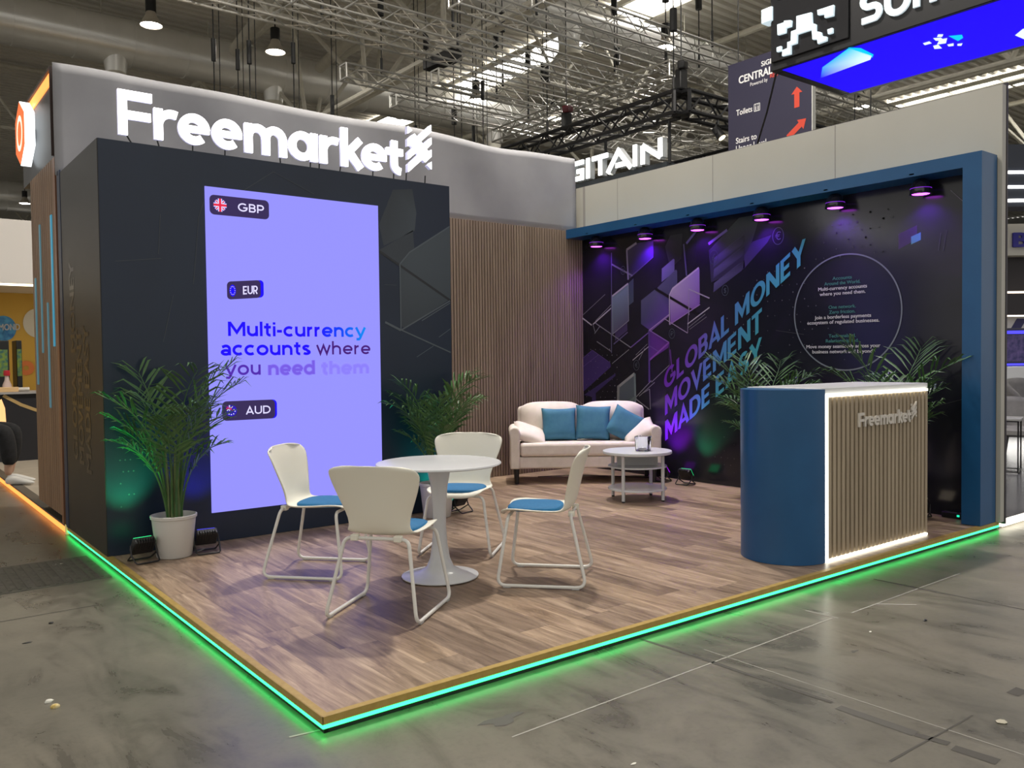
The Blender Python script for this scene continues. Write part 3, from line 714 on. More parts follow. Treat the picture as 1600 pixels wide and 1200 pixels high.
# screen box (store room) on the left
sb = thing('screen_box', 'tall dark box wall carrying the big screen at the left of the stand', 'display wall', (0, 3.545, 0))
M_DARKP = mottled('dark_print', (.008, .016, .036), (.010, .020, .044), 1.1, .34)
M_DARKS = mottled('dark_side', (.011, .0105, .010), (.018, .016, .015), 1.4, .42)
MB().b2((.004, .0, .0), (3.0, 1.45, 3.0)).build('box_body', M_DARKP, sb, smooth=0)
MB().b2((-.002, .002, .0), (.004, 1.36, 2.998)).build('side_panel', M_DARKS, sb, smooth=0)
MB().b2((-.006, 1.36, .0), (.004, 1.48, 3.02)).build('corner_post', mat('navy_edge', (.012, .028, .075), .4), sb, smooth=0)
mb = MB(); Z0 = Vector((0, -.0015, 0))
def bp(*pts): return [(p[0], -.0015, p[1]) for p in pts]
C1, C2, C3 = (.055, .072, .088), (.045, .06, .075), (.032, .042, .055)
mb.poly(bp((2.46, 2.25), (2.56, 2.36), (2.998, 2.63), (2.998, 1.96), (2.50, 1.68), (2.46, 1.70)), [C2, C1, C1, C2, C3, C3])
mb.poly([(p[0], -.0012, p[1]) for p in ((2.255, 2.36), (2.60, 2.56), (2.62, 2.30), (2.46, 2.24), (2.255, 2.33))], C3)
mb.poly([(p[0], -.0012, p[1]) for p in ((2.255, 2.58), (2.40, 2.90), (2.60, 2.93), (2.64, 2.72), (2.62, 2.56), (2.30, 2.40))], [C3, (.026, .034, .044), (.026, .034, .044), C2, C2, C3])
def bl(a, b, w, c): mb.stroke([a, b], w, (0, -.003, 0), (1, 0, 0), (0, 0, 1), None, False, c)
bl((2.255, 2.35), (2.998, 1.94), .022, (.012, .015, .02)); L_ = (.085, .105, .125)
for a, b, w in (((2.46, 2.25), (2.46, 1.66), .012), ((2.46, 1.66), (2.99, 1.94), .012), ((2.47, 1.66), (2.99, 1.46), .012), ((2.46, 2.25), (2.56, 2.36), .012), ((2.56, 2.36), (2.998, 2.63), .012), ((2.68, 1.75), (2.99, 1.92), .008), ((2.86, 1.60), (2.99, 1.68), .006), ((2.62, 1.42), (2.80, 1.52), .006), ((2.3, 1.73), (2.46, 1.66), .02)): bl(a, b, w, L_)
for a, b in (((.10, 2.13), (.42, 2.17)), ((.65, 1.99), (.70, 2.5)), ((.70, 2.5), (.74, 2.62)), ((1.05, 2.74), (1.3, 2.92)), ((1.3, 2.92), (1.65, 2.78)), ((.42, 1.55), (.50, 1.90)), ((.40, 2.2), (.42, 2.5)), ((2.30, 2.06), (2.42, 2.06))): bl(a, b, .004, (.05, .06, .07))
for i in range(9):
    for j in range(3):
        x = .10 + .035 * j + .02 * (i % 2); z = .35 + i * .085
        if random.random() < .8: mb.poly([(x + .007 * math.cos(a), -.002, z + .007 * math.sin(a)) for a in (0, 1.57, 3.14, 4.71)], (.07, .10, .10))
mb.build('printed_artwork', vcol('print_ink', .3), sb, smooth=0)
mb = MB()
for body, y0, z0, w in (('GLOBAL MONEY', 4.52, .62, 1.60), ('MOVEMENT', 4.29, .60, 1.07), ('MADE EASY', 4.04, .55, 1.14)):
    mb.text(body, (-.0035, y0 - 3.545 - .07, z0), (0, 0, 1), (0, 1, 0), .17, w, .03)
mb.build('side_slogan', mat('grey_print', (.040, .037, .036), .3), sb, smooth=0)

# big LED screen on the box
ls = thing('led_screen', 'tall lavender screen showing currency tags and wording', 'screen', (.75, 3.545, .228))
MB().b2((0, -.012, 0), (1.493, .002, 2.514)).build('screen_face', mat('lavender_screen', (.01, .01, .02), .6, spec=.1, emit=(.315, .300, 1.0), es=.88), ls, smooth=0)
def sc(x, z): return (x - .75, -.0135, z - .228)
def rr(x0, z0, x1, z1, r, sh=0, n=5, lay=0):
    P = []
    for cx, cz, a in ((x1 - r, z1 - r, 0), (x0 + r, z1 - r, 90), (x0 + r, z0 + r, 180), (x1 - r, z0 + r, 270)):
        for k in range(n + 1):
            t = math.radians(a + 90 * k / n); px, pz = cx + r * math.cos(t), cz + r * math.sin(t)
            q = sc(px, pz + sh * (px - x0)); P.append((q[0], q[1] - lay * .0006, q[2]))
    return P
DK, BL_, WH = (.035, .022, .085), (.008, 0, .85), (.70, .66, 1.0)
RD = (.75, .02, .06)
def disc(cx, cz, r, col, sx=1, lay=2, a0=0, a1=360):
    P = [sc(cx + r * sx * math.cos(math.radians(a0 + (a1 - a0) * k / 24)), cz + r * math.sin(math.radians(a0 + (a1 - a0) * k / 24))) for k in range(24 if a1 - a0 == 360 else 25)]
    mb.poly([(p[0], p[1] - lay * .0006, p[2]) for p in P], col)
def rect(x0, z0, x1, z1, col, lay=3): mb.poly([(q[0], q[1] - lay * .0006, q[2]) for q in (sc(x0, z0), sc(x1, z0), sc(x1, z1), sc(x0, z1))], col)
def dia(cx, cz, L, w, ang, col, lay):
    a = math.radians(ang); u = (math.cos(a), math.sin(a)); v = (-u[1], u[0])
    mb.poly([(q[0], q[1] - lay * .0006, q[2]) for q in [sc(cx + u[0] * L * s1 + v[0] * w * s2, cz + u[1] * L * s1 + v[1] * w * s2) for s1, s2 in ((-1, -1), (1, -1), (1, 1), (-1, 1))]], col)
M_INK = vcol('screen_ink', .6, 1.0); M_INK.node_tree.nodes['Principled BSDF'].inputs['Specular IOR Level'].default_value = .1
mb = MB()
mb.poly(rr(.782, 2.531, 1.254, 2.682, .035), DK)
cx, cz, r = .862, 2.607, .05
disc(cx, cz, r, (.05, .03, .35)); dia(cx, cz, r * .96, .010, 45, WH, 3); dia(cx, cz, r * .96, .010, -45, WH, 3); dia(cx, cz, r * .94, .004, 45, RD, 4); dia(cx, cz, r * .94, .004, -45, RD, 4)
rect(cx - r, cz - .016, cx + r, cz + .016, WH, 5); rect(cx - .016, cz - r, cx + .016, cz + r, WH, 5); rect(cx - r, cz - .009, cx + r, cz + .009, RD, 6); rect(cx - .009, cz - r, cx + .009, cz + r, RD, 6)
mb.build('currency_tag', M_INK, ls, smooth=0)
mb = MB()
mb.poly(rr(.91, 1.882, 1.197, 2.02, .03, .09), BL_); mb.poly(rr(.902, 1.880, 1.172, 2.02, .03, .09, lay=1), DK)
disc(.946, 1.952, .046, BL_, .56)
for k in range(12): disc(.946 + .018 * math.cos(k * PI / 6), 1.952 + .032 * math.sin(k * PI / 6), .0035, (.5, .4, .5), 1, 3)
mb.build('currency_tag', M_INK, ls, smooth=0)
mb = MB()
mb.poly(rr(.86, .936, 1.288, 1.088, .035), BL_); mb.poly(rr(.844, .936, 1.272, 1.088, .035, lay=1), DK)
cx, cz = .915, 1.013; disc(cx, cz, .045, (.02, .008, .42))
dia(cx - .012, cz + .018, .028, .005, 35, WH, 3); rect(cx - .04, cz + .014, cx + .002, cz + .022, RD, 5); dia(cx - .012, cz + .018, .028, .0025, -35, RD, 4); rect(cx - .018, cz + .0, cx - .010, cz + .044, WH, 4)
for dx, dz in ((.022, .008), (.018, -.025), (-.018, -.025), (.0, -.03), (.03, -.005)): disc(cx + dx, cz + dz, .0045, WH, 1, 3)
mb.build('currency_tag', M_INK, ls, smooth=0)
def st2(body, x, z, h, w, m, weight=.17, lay=3, rise=0):
    q = sc(x, z); mb = MB(); stext(mb, body, (q[0], q[1] - lay * .0009, q[2]), (1, 0, rise), (0, 0, 1), h, w, weight); return mb.build('wording', m, ls, smooth=0)
def em(name, c, es=1.0): return mat(name, (.01, .01, .02), .6, emit=c, es=es, spec=.1)
E_W = em('screen_white', (.72, .68, 1.0)); E_B = em('screen_blue', (.010, .0, .90)); E_P = em('screen_purple', (.055, .008, .17)); E_P2 = em('screen_purple_mid', (.075, .02, .38)); E_P3 = em('screen_purple_faint', (.165, .095, .70)); E_P4 = em('screen_purple_ghost', (.235, .19, .86)); E_P5 = em('screen_purple_haze', (.29, .27, .96)); E_P5B = em('screen_purple_haze_mid', (.265, .235, .92))
st2('GBP', 1.0, 2.574, .066, .21, E_W, .165, 4); st2('EUR', 1.028, 1.924, .066, .118, E_W, .15, 4, .08); st2('AUD', 1.031, .978, .064, .203, E_W, .155, 4)
E_G = em('screen_blue_gradient', (.0, .0, .9)); t = NT(E_G)
sp_ = t.n('ShaderNodeSeparateXYZ'); t.l(t.obj(), sp_.inputs[0])
t.l(t.ramp(t.math('DIVIDE', sp_.outputs[0], 1.493), [(.60, (.010, 0, .90)), (.75, (.0, .05, .85)), (.92, (.0, .25, .80))]), t.b.inputs['Emission Color'])
st2('Multi-currency', .902, 1.597, .112, 1.195, E_G, .20); st2('accounts', .843, 1.446, .112, .742, E_B, .20); st2('where', 1.640, 1.448, .108, .505, E_P, .155)
st2('you', .872, 1.290, .112, .29, E_P2, .165)
# softly fading words: several faint layers of the same wording, each a little bolder
for wt, m, ly in ((.42, E_P5, 1), (.32, E_P4, 2), (.20, E_P3, 3)): st2('need', 1.222, 1.285, .112, .40, m, wt, ly)
for wt, m, ly in ((.55, E_P5, 1), (.40, E_P5B, 2), (.22, E_P4, 3)): st2('them', 1.680, 1.282, .108, .445, m, wt, ly)

# illuminated letters on top of the box
sg = thing('illuminated_sign', 'glowing white lettering with slashed square emblem standing on the dark box', 'illuminated sign', (0, 3.60, 3.0))
M_FACE = mat('sign_face', (.95, .95, .95), .4, emit=(1, .985, 1.0), es=3.2)
M_RET = mat('sign_return', (.7, .7, .78), .4, emit=(.62, .60, 1.0), es=.38)
SW = .063
def letter(strokes, closed=False, par=sg, O=(0, -.012, 0), sz=1.0, m=M_FACE, mr=M_RET, dep=.028, x0=0, z0=0):
    f = MB(); rt = MB()
    for stt in strokes:
        pts, w, cl = stt if len(stt) == 3 else (stt[0], stt[1], False)
        pts = [(x0 + p[0] * sz, z0 + p[1] * sz) for p in pts]
        f.stroke(pts, w * sz, O, (1, 0, 0), (0, 0, 1), (0, .012, 0), cl)
        rt.stroke(pts, w * sz * .97, (O[0], O[1] + .012, O[2]), (1, 0, 0), (0, 0, 1), (0, dep, 0), cl)
    o = f.build('letter', m, par, smooth=0)
    if mr: rt.build('letter_return', mr, o, smooth=0)
    return o
B = .06   # baseline above the box
def E_(x0, x1):
    cx, R = (x0 + x1) / 2, (x1 - x0) / 2 - SW / 2; cy = B + .117; RY = .086
    return [(arc(cx, cy, R, 0, 312, 26, RY), SW), ([(x0 + .02, cy), (x1 - .003, cy)], .050)]
FW = [
    [([(.188, B), (.188, B + .326)], SW), ([(.157, B + .2935), (.394, B + .2935)], .065), ([(.157, B + .149), (.383, B + .149)], .061)],
    [([(.437, B), (.437, B + .232)], SW), ([(.437, B + .10)] + arc(.535, B + .105, .098, 180, 68, 10, .098), .060)],
    E_(.580, .818), E_(.834, 1.071),
    [([(1.123, B), (1.123, B + .232)], SW), ([(1.123, B + .12)] + arc(1.195, B + .13, .072, 180, 0, 10, .075) + [(1.267, B)], SW), ([(1.267, B + .12)] + arc(1.339, B + .13, .072, 180, 0, 10, .075) + [(1.411, B)], SW)],
    [(arc(1.577, B + .117, .086, 0, 360, 28, .088)[:-1], SW, True), ([(1.682, B), (1.682, B + .234)], SW)],
    [([(1.769, B), (1.769, B + .232)], SW), ([(1.769, B + .10)] + arc(1.867, B + .105, .098, 180, 68, 10, .098), .060)],
    [([(1.961, B), (1.961, B + .328)], SW), ([(1.97, B + .095), (2.112, B + .243)], .062), ([(2.005, B + .135), (2.115, B - .004)], .066)],
    E_(2.131, 2.372),
    [([(2.452, B + .290), (2.452, B + .085)] + arc(2.525, B + .075, .073, 180, 262, 8, .055), SW), ([(2.371, B + .192), (2.538, B + .192)], .062)],
]
def clean(stk):
    out = []
    for st_ in stk: out.append(st_)
    return out
for L in FW: letter(clean(L))
# emblem: interlocked slashes, outline taken in the sign's own plane
def emblem_polys():
    q = lambda x, y: ((x - 205) / 420.0, 1 - (y - (150 + (x - 205) * .0)) / 920.0)
    raw = [[(205, 200), (277, 280), (205, 340)],
           [(205, 440), (320, 340), (372, 400), (625, 155), (625, 290), (435, 485), (475, 535), (625, 400), (625, 530), (535, 630), (572, 675), (625, 635), (625, 770), (515, 880), (465, 820), (205, 1070), (205, 925), (400, 725), (365, 685), (205, 830), (205, 695), (300, 598), (260, 550), (205, 580)],
           [(625, 870), (555, 935), (625, 1010)]]
    out = []
    for P in raw:
        out.append([((x - 205) / 420.0, (1070 - y + (x - 205) * .135) / 920.0) for x, y in P])
    return out
def emblem(par, x0, z0, w, h, y, m, mr, dep):
    f = MB(); r = MB()
    for P in emblem_polys():
        pts = [(x0 + a * w, y, z0 + b * h) for a, b in P]
        f.prism(pts, (0, .012, 0)); r.prism([(p[0], p[1] + .012, p[2]) for p in pts], (0, dep, 0))
    o = f.build('emblem', m, par, smooth=0)
    if mr: r.build('emblem_return', mr, o, smooth=0)
emblem(sg, 2.594, .092, .246, .4336, -.012, M_FACE, M_RET, .045)
mb = MB()
for x, dx in ((.21, .06), (.43, .03), (.70, 0), (.95, 0), (1.40, .01), (1.67, 0), (1.75, 0), (1.95, -.01), (2.26, 0), (2.47, 0), (2.60, 0), (2.80, 0)): mb.cyl((x, .04, B + .03), (x + dx, .05, 0), .006, seg=5)
mb.build('stand_off_wire', M_BLACK, sg)

# back wall: slats below, fabric banner above
wb = MB().b2((3.0, 5.0, 0), (6.1, 5.08, 3.0)).build('wall_back', M_FELT, smooth=0); tag(wb, 'dark backed wall of vertical walnut slats behind the sofa', 'wall', kind='structure')
mb = MB(); x = 3.005
while x < 5.99: mb.b2((x, 4.978, .0), (x + .028, 5.0, 2.998)); x += .040
mb.build('slats', M_SLAT, wb, smooth=0)
bn = thing('fabric_banner', 'plain pale fabric banner stretched behind the glowing lettering', 'banner', (0, 5.0, 2.99))
rows = []
for j in range(13):
    t_ = j / 12; row = []
    for i in range(81):
        x = -.02 + 5.92 * i / 80; sag = .008 * math.sin(x * 2.1) + .004 * math.sin(x * 4 + 1) - (.05 * math.exp(-((x - 4.6) / .5) ** 2) if True else 0)
        top = .94 + sag + (.0 if x > .1 else .0)
        z = top * t_; y = .016 * math.sin(x * 2.1 + t_ * 2) * (.3 + .7 * t_) + .006 * math.sin(x * 6 + 3 * t_) - .02 * t_ * (1 if x < .5 else .3)
        row.append((x, y, z))
    rows.append(row)
MB().grid(rows).build('fabric', mottled('pale_fabric', (.30, .297, .312), (.335, .332, .348), 2.2, .75), bn, smooth=180, solid=.012)
MB().b2((.03, .05, .0), (5.9, .075, .88)).build('rear_frame', mat('grey_frame', (.45, .44, .44), .6), bn, smooth=0)

# right wall with white panels above and the printed mural below
wx = MB().b2((6.001, -.03, 0), (6.07, 5.1, 3.574)).build('stand_wall', mottled('warm_white_panel', (.45, .437, .383), (.48, .467, .412), .8, .6), smooth=0); tag(wx, 'tall white panel wall at right, bare above the blue frame', 'wall', kind='structure')
mb = MB()
for y in (1.45, 2.9, 4.35): mb.b2((5.9995, y, 3.01), (6.001, y + .006, 3.574))
mb.b2((5.999, 4.93, 3.01), (6.001, 4.97, 3.574))
mb.build('panel_joint', mat('joint_grey', (.30, .28, .26), .7), wx, smooth=0)
MB().b2((6.075, -.035, -.02), (6.10, 5.1, 3.6)).build('edge_post', mat('dark_post', (.04, .035, .045), .5), wx, smooth=0)
mu = thing('mural_panel', 'dark glossy printed mural with slogan, glass panes and a ring of wording', 'mural', (6.0, 5.0, 0))
M_MUR = mat('mural_print', (.012, .013, .018), .17); t = NT(M_MUR); o_ = t.obj()
f = t.noise(o_, .9, 3, .5, .4)
t.base(t.ramp(f, [(.3, (.010, .011, .014)), (.55, (.016, .016, .024)), (.75, (.028, .020, .045))]))
f2 = t.noise(o_, 26, 4); t.bump(f2, .02, .002)
MB().b2((-.012, -4.995, .0), (-.0005, -.012, 2.99)).build('panel', M_MUR, mu, smooth=0)
# artwork is drawn in wall coordinates: u to the right, z up
def mp(u, z, l=1): return (-.012 - .0008 * l, -u, z)
art = MB()
G1, G2, G3 = (.085, .09, .14), (.055, .055, .12), (.10, .05, .24)
PK, PK2, PV = (.40, .33, .44), (.26, .19, .36), (.20, .09, .36)
TE, TE2, TE3 = (.16, .23, .25), (.19, .21, .21), (.085, .08, .13)
def ap(pts, col, l=1): art.poly([mp(u, z, l) for u, z in pts], col)
ap([(.81, 2.69), (.975, 2.75), (1.24, 2.76), (1.24, 2.56), (.97, 2.40), (.83, 2.33)], [(.06, .055, .10), (.05, .04, .10), (.06, .04, .14), (.07, .05, .20), (.03, .025, .05), (.03, .03, .05)])
ap([(.56, 2.15), (.833, 2.285), (.839, 1.838), (.565, 1.685)], [TE, TE, TE3, TE3], 3); ap([(.835, 2.29), (.92, 2.34), (.918, 2.06), (.84, 2.02)], (.05, .07, .09), 2)
ap([(.60, 1.70), (.81, 1.82), (.81, 1.72), (.60, 1.60)], (.05, .035, .10), 1)
ap([(1.37, 2.414), (1.545, 2.51), (1.562, 2.50), (1.56, 2.36), (1.365, 2.26)], [(.20, .19, .33), (.20, .19, .33), (.2, .19, .33), (.13, .12, .24), (.14, .13, .26)], 2)
ap([(1.30, 2.20), (1.58, 2.385), (1.60, 2.37), (1.604, 2.08), (1.40, 2.0)], [G1, G1, G1, G2, G2], 3)
ap([(1.041, 2.068), (1.266, 2.185), (1.48, 2.089), (1.479, 1.869), (1.171, 1.715), (1.038, 1.79)], [G1, G1, G2, G3, G3, G2], 4)
ap([(1.485, 2.10), (1.52, 2.16), (1.90, 2.37), (1.922, 2.36), (1.925, 1.99), (1.90, 1.95), (1.50, 1.775)], [PK2, PK, PK2, PK2, PV, PV, PV], 5)
ap([(-.01, 1.38), (.196, 1.493), (.516, 1.33), (.52, 1.28), (.03, .97), (-.01, .98)], [(.05, .03, .13)] * 3 + [(.06, .035, .16)] * 3)
ap([(.03, .92), (.60, 1.20), (.60, 1.17), (.25, .95), (.25, .55), (.18, .55), (.18, .9)], (.045, .03, .12))
ap([(1.171, 1.712), (1.476, 1.561), (1.46, 1.50), (1.168, 1.358)], [(.09, .03, .19), (.07, .02, .16), (.12, .03, .22), (.10, .03, .22)], 2)
ap([(.66, 1.04), (.93, 1.20), (.945, .55), (.66, .55)], [(.10, .12, .14), (.09, .11, .13), (.05, .075, .075), (.06, .08, .08)], 2)
ap([(2.05, 2.55), (2.45, 2.85), (2.72, 2.85), (2.60, 2.55), (2.45, 2.30), (2.08, 2.20)], [(.03, .03, .05), (.05, .06, .06), (.045, .06, .06), (.03, .025, .06), (.02, .02, .035), (.035, .03, .06)], 1)
for z in (2.42, 2.30, 2.15):
    ap([(2.11, z - .06), (2.48, z + .14), (2.52, z + .17), (2.52, z + .24), (2.45, z + .22), (2.12, z + .04)], [(.06, .055, .12), (.05, .045, .09), (.02, .02, .03), (.02, .02, .03), (.06, .055, .10), (.10, .09, .18)], 2)
ap([(2.50, 2.30), (2.80, 2.55), (2.85, 2.62), (2.62, 2.58), (2.52, 2.45)], [(.05, .035, .12), (.04, .03, .08), (.02, .02, .04), (.03, .02, .07), (.05, .035, .11)], 2)
ap([(1.42, 2.66), (1.50, 2.78), (1.68, 2.78), (1.66, 2.50), (1.50, 2.40)], [(.03, .032, .04)] * 3 + [(.02, .02, .025)] * 2, 1)
ap([(4.173, 2.466), (4.341, 2.524), (4.341, 2.401), (4.174, 2.329)], (.055, .03, .085), 2); ap([(4.289, 2.429), (4.375, 2.458), (4.375, 2.391), (4.289, 2.361)], (.10, .36, .35), 3)
def al(a, b, w, col, l=6): art.stroke([a, b], w, (-.012 - .0008 * l, 0, 0), (0, -1, 0), (0, 0, 1), None, False, col)
LN, LV, LW = (.22, .22, .23), (.16, .09, .30), (.42, .40, .42)
for a, b, w, c in (((-.0, 1.929), (.436, 2.181), .010, (.14, .14, .15)), ((0, 1.917), (.189, 1.809), .016, LW), ((.212, 1.817), (.546, 2.008), .016, LW), ((.26, 1.86), (.546, 2.05), .007, LN), ((.259, 1.831), (.868, 1.514), .012, LN), ((.868, 1.514), (1.479, 1.869), .014, LV),
                   ((.554, 2.684), (.541, 1.45), .014, (.10, .09, .17)), ((.553, 2.543), (.908, 2.371), .020, (.20, .20, .24)), ((.81, 2.69), (.975, 2.753), .028, (.32, .28, .33)), ((.815, 2.69), (.835, 2.33), .024, (.26, .24, .33)), ((.87, 2.36), (1.24, 2.56), .006, (.2, .18, .3)),
                   ((.56, 2.15), (.833, 2.285), .020, (.45, .42, .44)), ((.56, 2.15), (.563, 1.685), .012, (.22, .28, .29)), ((.836, 2.28), (.839, 1.838), .008, (.28, .3, .3)), ((.565, 1.685), (.839, 1.838), .008, (.3, .3, .34)),
                   ((1.27, 2.19), (1.93, 1.85), .030, (.010, .009, .012)), ((1.485, 2.10), (1.485, 1.765), .012, LW), ((1.485, 1.765), (1.93, 1.97), .012, (.30, .18, .42)), ((1.485, 2.10), (1.53, 2.17), .014, (.5, .44, .5)), ((1.53, 2.17), (1.915, 2.375), .020, (.5, .42, .5)), ((1.77, 2.15), (1.77, 1.86), .014, (.28, .22, .34)), ((1.77, 2.15), (2.06, 2.03), .014, (.34, .30, .36)),
                   ((1.40, 1.84), (1.75, 1.66), .010, (.30, .24, .34)), ((1.75, 1.66), (1.77, 1.98), .009, (.22, .18, .26)), ((1.75, 1.76), (2.06, 1.93), .012, LW), ((1.76, 1.72), (2.0, 1.86), .006, LN), ((1.78, 1.70), (2.02, 1.83), .005, LN),
                   ((1.171, 1.712), (1.476, 1.561), .012, (.24, .14, .38)), ((1.476, 1.561), (1.17, 1.358), .020, (.24, .08, .36)), ((1.168, 1.712), (1.168, 1.10), .026, (.09, .05, .20)), ((1.17, 1.53), (1.33, 1.45), .01, LV), ((1.17, 1.71), (1.48, 1.88), .012, (.36, .24, .46)), ((1.479, 1.56), (1.479, 1.30), .006, (.10, .06, .16)), ((1.479, 1.30), (1.2, 1.10), .008, LN),
                   ((.84, 1.49), (.55, 1.32), .008, LN), ((.90, 1.36), (1.16, 1.52), .009, LW), ((.95, 1.42), (1.14, 1.55), .006, LN), ((1.1, 1.5), (1.0, 1.36), .006, LN), ((-.0, 1.38), (.196, 1.493), .006, LV), ((.196, 1.493), (.516, 1.33), .006, LV), ((.0, 1.27), (.28, 1.42), .006, LV),
                   ((.66, 1.04), (.93, 1.20), .034, (.30, .31, .30)), ((.655, 1.05), (.645, .80), .040, (.24, .25, .24)), ((.93, 1.20), (.945, .55), .030, (.17, .22, .22)), ((.68, .76), (.95, .92), .040, (.13, .17, .16)), ((.95, .92), (1.2, 1.12), .010, LN), ((1.0, .93), (1.25, 1.10), .008, LN), ((.94, .90), (1.16, .78), .014, LN), ((1.17, 1.02), (1.18, .78), .010, LN), ((1.06, .97), (1.17, 1.02), .008, LN),
                   ((.215, 1.81), (.25, 1.72), .008, LN), ((.24, 1.70), (.34, 1.79), .010, LN), ((.28, 1.60), (.54, 1.47), .014, (.15, .15, .16)), ((.58, 1.56), (.82, 1.70), .016, (.10, .08, .18)),
                   ((2.05, 2.62), (2.30, 2.74), .03, (.16, .12, .34)), ((1.70, 2.66), (1.74, 2.30), .020, (.09, .08, .17)), ((1.74, 2.66), (1.88, 2.78), .028, (.14, .12, .30)), ((1.49, 1.48), (1.52, 1.22), .022, (.09, .03, .16)), ((2.9, 1.65), (3.22, 1.60), .005, (.045, .045, .05)), ((4.55, 2.43), (4.53, 2.28), .006, (.07, .08, .08)), ((4.60, 2.45), (4.57, 2.27), .005, (.07, .08, .08)), ((4.63, 2.78), (4.78, 2.62), .006, (.16, .15, .18)), ((4.1, .82), (4.78, 1.02), .006, (.035, .035, .035))): al(a, b, w, c)
rnd = random.Random(4)
def dots(u0, u1, z0, z1, n, col, cond=lambda u, z: True, r=.008):
    for _ in range(n):
        u, z = rnd.uniform(u0, u1), rnd.uniform(z0, z1); u = round(u / .085) * .085 + .04 * (round(z / .075) % 2); z = round(z / .075) * .075
        if cond(u, z): rr_ = r * rnd.uniform(.5, 1.1); art.poly([mp(u + rr_ * math.cos(a), z + rr_ * math.sin(a), 7) for a in (0, 1.57, 3.14, 4.71)], col)
dots(.02, .62, .45, 1.5, 90, (.24, .22, .26)); dots(3.0, 3.9, .95, 2.3, 110, (.075, .075, .10), lambda u, z: u < 3.9 - .5 * (z - .9)); dots(2.1, 2.8, .1, .6, 30, (.06, .06, .07)); dots(2.3, 3.3, 1.2, 2.3, 60, (.12, .12, .14), lambda u, z: z < .72 * u + .25)
dots(3.3, 4.1, 2.3, 2.75, 40, (.03, .035, .035), r=.012)
art.build('printed_artwork', vcol('mural_ink', .3), mu, smooth=0)
# faint currency coins printed on the mural
co = MB()
for ch, u, z, r in (('$', .75, 2.45, .05), ('£', 2.12, 2.47, .075), ('€', 2.93, 2.60, .085), ('$', 2.27, 2.10, .055), ('₽', 1.52, 1.66, .055), ('€', .96, 1.30, .06)):
    co.stroke(arc(u, z, r * .75, 0, 360, 24, r)[:-1], .006, mp(0, 0, 7), (0, -1, 0), (0, 0, 1), None, True)
    try: co.text(ch, mp(u, z - r * .45, 7), (0, -1, 0), (0, 0, 1), r * .9, None, 0, None, None, True)
    except Exception: pass
co.build('coin_prints', mat('coin_ink', (.055, .075, .09), .4), mu, smooth=0)
# slogan
M_SLO = mat('slogan_ink', (.2, .1, .4), .3); t = NT(M_SLO); sp_ = t.n('ShaderNodeSeparateXYZ'); t.l(t.obj(), sp_.inputs[0])
tt = t.math('ADD', t.math('MULTIPLY', sp_.outputs[1], -1.0), t.math('MULTIPLY', sp_.outputs[2], -.35))
tt = t.math('MULTIPLY', tt, .4)
t.base(t.ramp(tt, [(.40, (.125, .022, .26)), (.54, (.16, .07, .40)), (.64, (.085, .19, .48)), (.78, (.065, .29, .42)), (.92, (.065, .37, .42))]))
sl = MB()
for body, u0, zb, w, k in (('GLOBAL MONEY', 1.405, 1.006, 1.83, .715), ('MOVEMENT', 1.415, .722, 1.32, .715), ('MADE EASY', 1.415, .428, 1.31, .715)):
    stext(sl, body, mp(u0, zb, 8), (0, -1, k), (0, 0, 1), .226, w, .178, None, .13)
sl.build('slogan', M_SLO, mu, smooth=0)
rg = MB().stroke(arc(3.663, 1.795, .545, 0, 360, 96, .545)[:-1], .013, mp(0, 0, 8), (0, -1, 0), (0, 0, 1), None, True)
rg.build('ring_outline', mat('ring_ink', (.20, .23, .25), .4), mu, smooth=0)
M_TEAL = mat('teal_ink', (.060, .22, .19), .4); M_PW = mat('paper_white_ink', (.60, .60, .60), .4)
tx = MB(); tw = MB()
for body, z, h, w, who in (('Accounts', 2.108, .030, .20, tx), ('Around the World.', 2.062, .030, .37, tx), ('Multi-currency accounts', 2.014, .032, .50, tw), ('where you need them.', 1.965, .032, .47, tw),
                           ('One network.', 1.836, .030, .28, tx), ('Zero friction.', 1.789, .030, .27, tx), ('Join a borderless payments', 1.742, .032, .58, tw), ('ecosystem of regulated businesses.', 1.694, .032, .74, tw),
                           ('Tech-enabled.', 1.562, .030, .28, tx), ('Relationship-led.', 1.515, .030, .34, tx), ('Move money seamlessly across your', 1.462, .032, .76, tw), ('business network and beyond.', 1.412, .032, .63, tw)):
    who.text(body, mp(3.63, z, 8), (0, -1, 0), (0, 0, 1), h, w, .03, None, None, True)
tx.build('teal_wording', M_TEAL, mu, smooth=0); tw.build('white_wording', M_PW, mu, smooth=0)

# blue portal frame round the mural
fr = thing('portal_frame', 'deep blue box frame with top beam and right hand post round the mural', 'frame', (5.71, 0, 0))
MB().b2((0, .15, 2.895), (.275, 4.975, 3.005)).build('top_beam', M_BLUE, fr, smooth=0)
MB().b2((0, .002, .002), (.275, .15, 3.005)).build('post', M_BLUE, fr, smooth=0)

